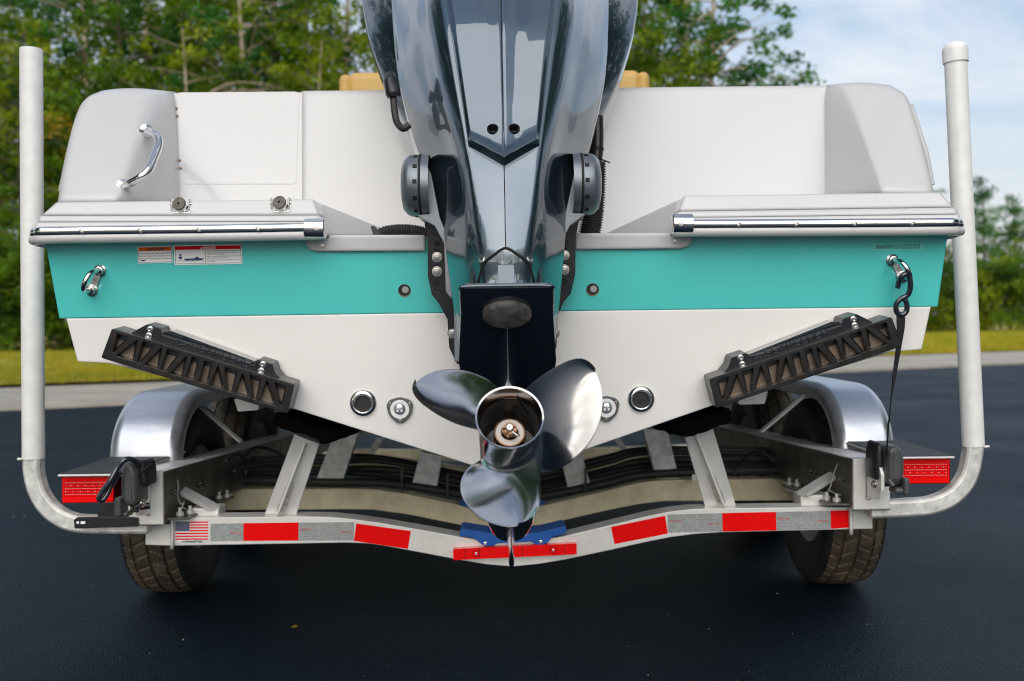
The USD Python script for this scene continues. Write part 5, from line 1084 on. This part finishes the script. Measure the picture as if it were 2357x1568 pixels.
def mklabel(kind, px, D):
    a = next((t for lo, hi, t in anchor if lo <= px < hi), anchor[-1][2])
    same = sorted([(d2, p2) for p2, d2, k2, _ in spots if k2 == kind and next((t for lo, hi, t in anchor if lo <= p2 < hi), '') == a])
    if len(same) == 1: return LBL[kind][1] + ' ' + a
    i = same.index((D, px)); return ('nearest' if i == 0 else 'farthest' if i == len(same) - 1 else 'middle') + ' ' + LBL[kind][1] + ' ' + a
for px, D, kd_, sc in spots:
    x, y = pxD(px, D)
    plant(LBL[kd_][0], mklabel(kd_, px, D), 'tree', kd_, x, y, sc, rng.random() * 360, 'trees of the wood behind the boat')
for px, kd_, lb_ in ((-95, 'bush', 'deep green bush cut by the left edge of the picture'), (-10, 'bushB', 'yellow green bush just left of the left guide post'), (60, 'bush', 'deep green bush directly behind the left guide post'), (125, 'bush', 'deep green bush between left guide post and hull side'), (195, 'bushB', 'yellow green bush mostly hidden by the left hull corner'),
                     (2095, 'bush', 'deep green bush beside the lower right hull corner'), (2150, 'bushB', 'yellow green bush between right hull corner and right guide post'), (2212, 'bush', 'deep green bush directly behind the right guide post'), (2275, 'bushB', 'yellow green bush just right of the right guide post'), (2340, 'bush', 'deep green bush at the right edge of the picture')):
    D = 30.2 + rng.random() * 1.2 if px < 1100 else 50.5 + rng.random() * 1.5
    x, y = pxD(px, D)
    plant('bush', lb_, 'bush', kd_, x, y, (.9 + rng.random() * .3) * (1 if px < 1100 else .95), rng.random() * 360, 'bushes along the foot of the wood', sz=.95 + .35 * rng.random())
# the wood behind the photographer, seen only as a dark band in the polished metal
wp = '/World/woods'; pi = UsdGeom.PointInstancer.Define(stage, wp); UsdGeom.Scope.Define(stage, wp + '/kinds')
targets = []
for i, kd_ in enumerate(('oakA', 'oakC')):
    pth = f'{wp}/kinds/tree_{i:03d}'; xx = UsdGeom.Xform.Define(stage, pth); a, b, c = make_tree(**KINDS_[kd_][0])
    usdkit.mesh(stage, pth + '/trunk', a, M['bark'], smooth=True); usdkit.mesh(stage, pth + '/crown', c, M[KINDS_[kd_][1]]); targets.append(pth)
pi.CreatePrototypesRel().SetTargets(targets)
pts, idx, ori, scl = [], [], [], []
for i in range(44):
    a = math.radians(-180 + (i - 21.5) * 5.0); side = min(1.0, abs(i - 21.5) / 13.0)
    R_ = 27 - 11 * side + 4 * rng.random()
    pts.append(Gf.Vec3f(math.sin(a) * R_, math.cos(a) * R_ - 1, 0)); idx.append(i % 2); h_ = rng.random() * math.pi; ori.append(Gf.Quath(math.cos(h_), 0, 0, math.sin(h_))); sc = .36 + .68 * side ** 2 + .2 * rng.random(); scl.append(Gf.Vec3f(sc, sc, sc))
pi.CreatePositionsAttr(pts); pi.CreateProtoIndicesAttr(idx); pi.CreateOrientationsAttr(ori); pi.CreateScalesAttr(scl)
data(pi.GetPrim(), 'wood of tall trees behind the photographer, reflected in the metal', 'wood', kind='stuff')
# grass
def tuft(seed):
    r = np.random.default_rng(seed); V, F = [], []
    for i in range(26):
        a = r.random() * 6.28; o = np.array([r.normal(0, .10), r.normal(0, .10), 0]); h = .05 + .09 * r.random(); w = .006; d_ = np.array([math.cos(a), math.sin(a), 0]); s_ = np.array([-d_[1], d_[0], 0]) * w
        b = len(V); V += [o - s_, o + s_, o + d_ * h * .35 + [0, 0, h]]; F.append([b, b + 1, b + 2])
    return mesh_(V, F)
gp_ = '/World/grass'; gi = UsdGeom.PointInstancer.Define(stage, gp_); usdkit.mesh(stage, gp_ + '/tuft', tuft(1), M['grassy']); gi.CreatePrototypesRel().SetTargets([gp_ + '/tuft'])
r = np.random.default_rng(4); N = 9000; pts = []; ori = []; scl = []
while len(pts) < N:
    s = r.uniform(-40, 60); t = PW + .1 + 14 * r.random() ** 1.5; q = along(s, t, 0); 
    if not -22 < q[0] < 40: continue
    pts.append(Gf.Vec3f(q[0], q[1], lawn_z(s, t) - .01)); h_ = r.random() * math.pi; ori.append(Gf.Quath(math.cos(h_), 0, 0, math.sin(h_))); sc = .7 + 1.1 * r.random(); scl.append(Gf.Vec3f(sc, sc, sc))
gi.CreatePositionsAttr(pts); gi.CreateProtoIndicesAttr([0] * N); gi.CreateOrientationsAttr(ori); gi.CreateScalesAttr(scl)
data(gi.GetPrim(), 'short dry green grass of the verge between pavement and wood', 'grass', kind='stuff')

# loose grit on the asphalt
M['grit'] = pmat('pale_grit', (0.30, 0.28, 0.25), 0.8)
gt = '/World/grit'; gr = UsdGeom.PointInstancer.Define(stage, gt)
st0 = trimesh.creation.icosphere(1, .5); v = np.array(st0.vertices); st0.vertices = v * (.7 + .6 * meshkit.noise(v * 3 + 9)[:, None]) * [1, .8, .55]
usdkit.mesh(stage, gt + '/stone', st0, M['grit']); gr.CreatePrototypesRel().SetTargets([gt + '/stone'])
r = np.random.default_rng(21); pts, ori, scl = [], [], []
for i in range(420):
    x, y = r.uniform(-3.2, 3.2), -1.2 + 6.5 * r.random() ** 1.6; sc = .003 + .005 * r.random() ** 3
    pts.append(Gf.Vec3f(x, y, sc * .2)); h_ = r.random() * math.pi; ori.append(Gf.Quath(math.cos(h_), 0, 0, math.sin(h_))); scl.append(Gf.Vec3f(sc, sc, sc))
gr.CreatePositionsAttr(pts); gr.CreateProtoIndicesAttr([0] * len(pts)); gr.CreateOrientationsAttr(ori); gr.CreateScalesAttr(scl)
data(gr.GetPrim(), 'sparse pale grit scattered over the dark asphalt', 'grit', kind='stuff')
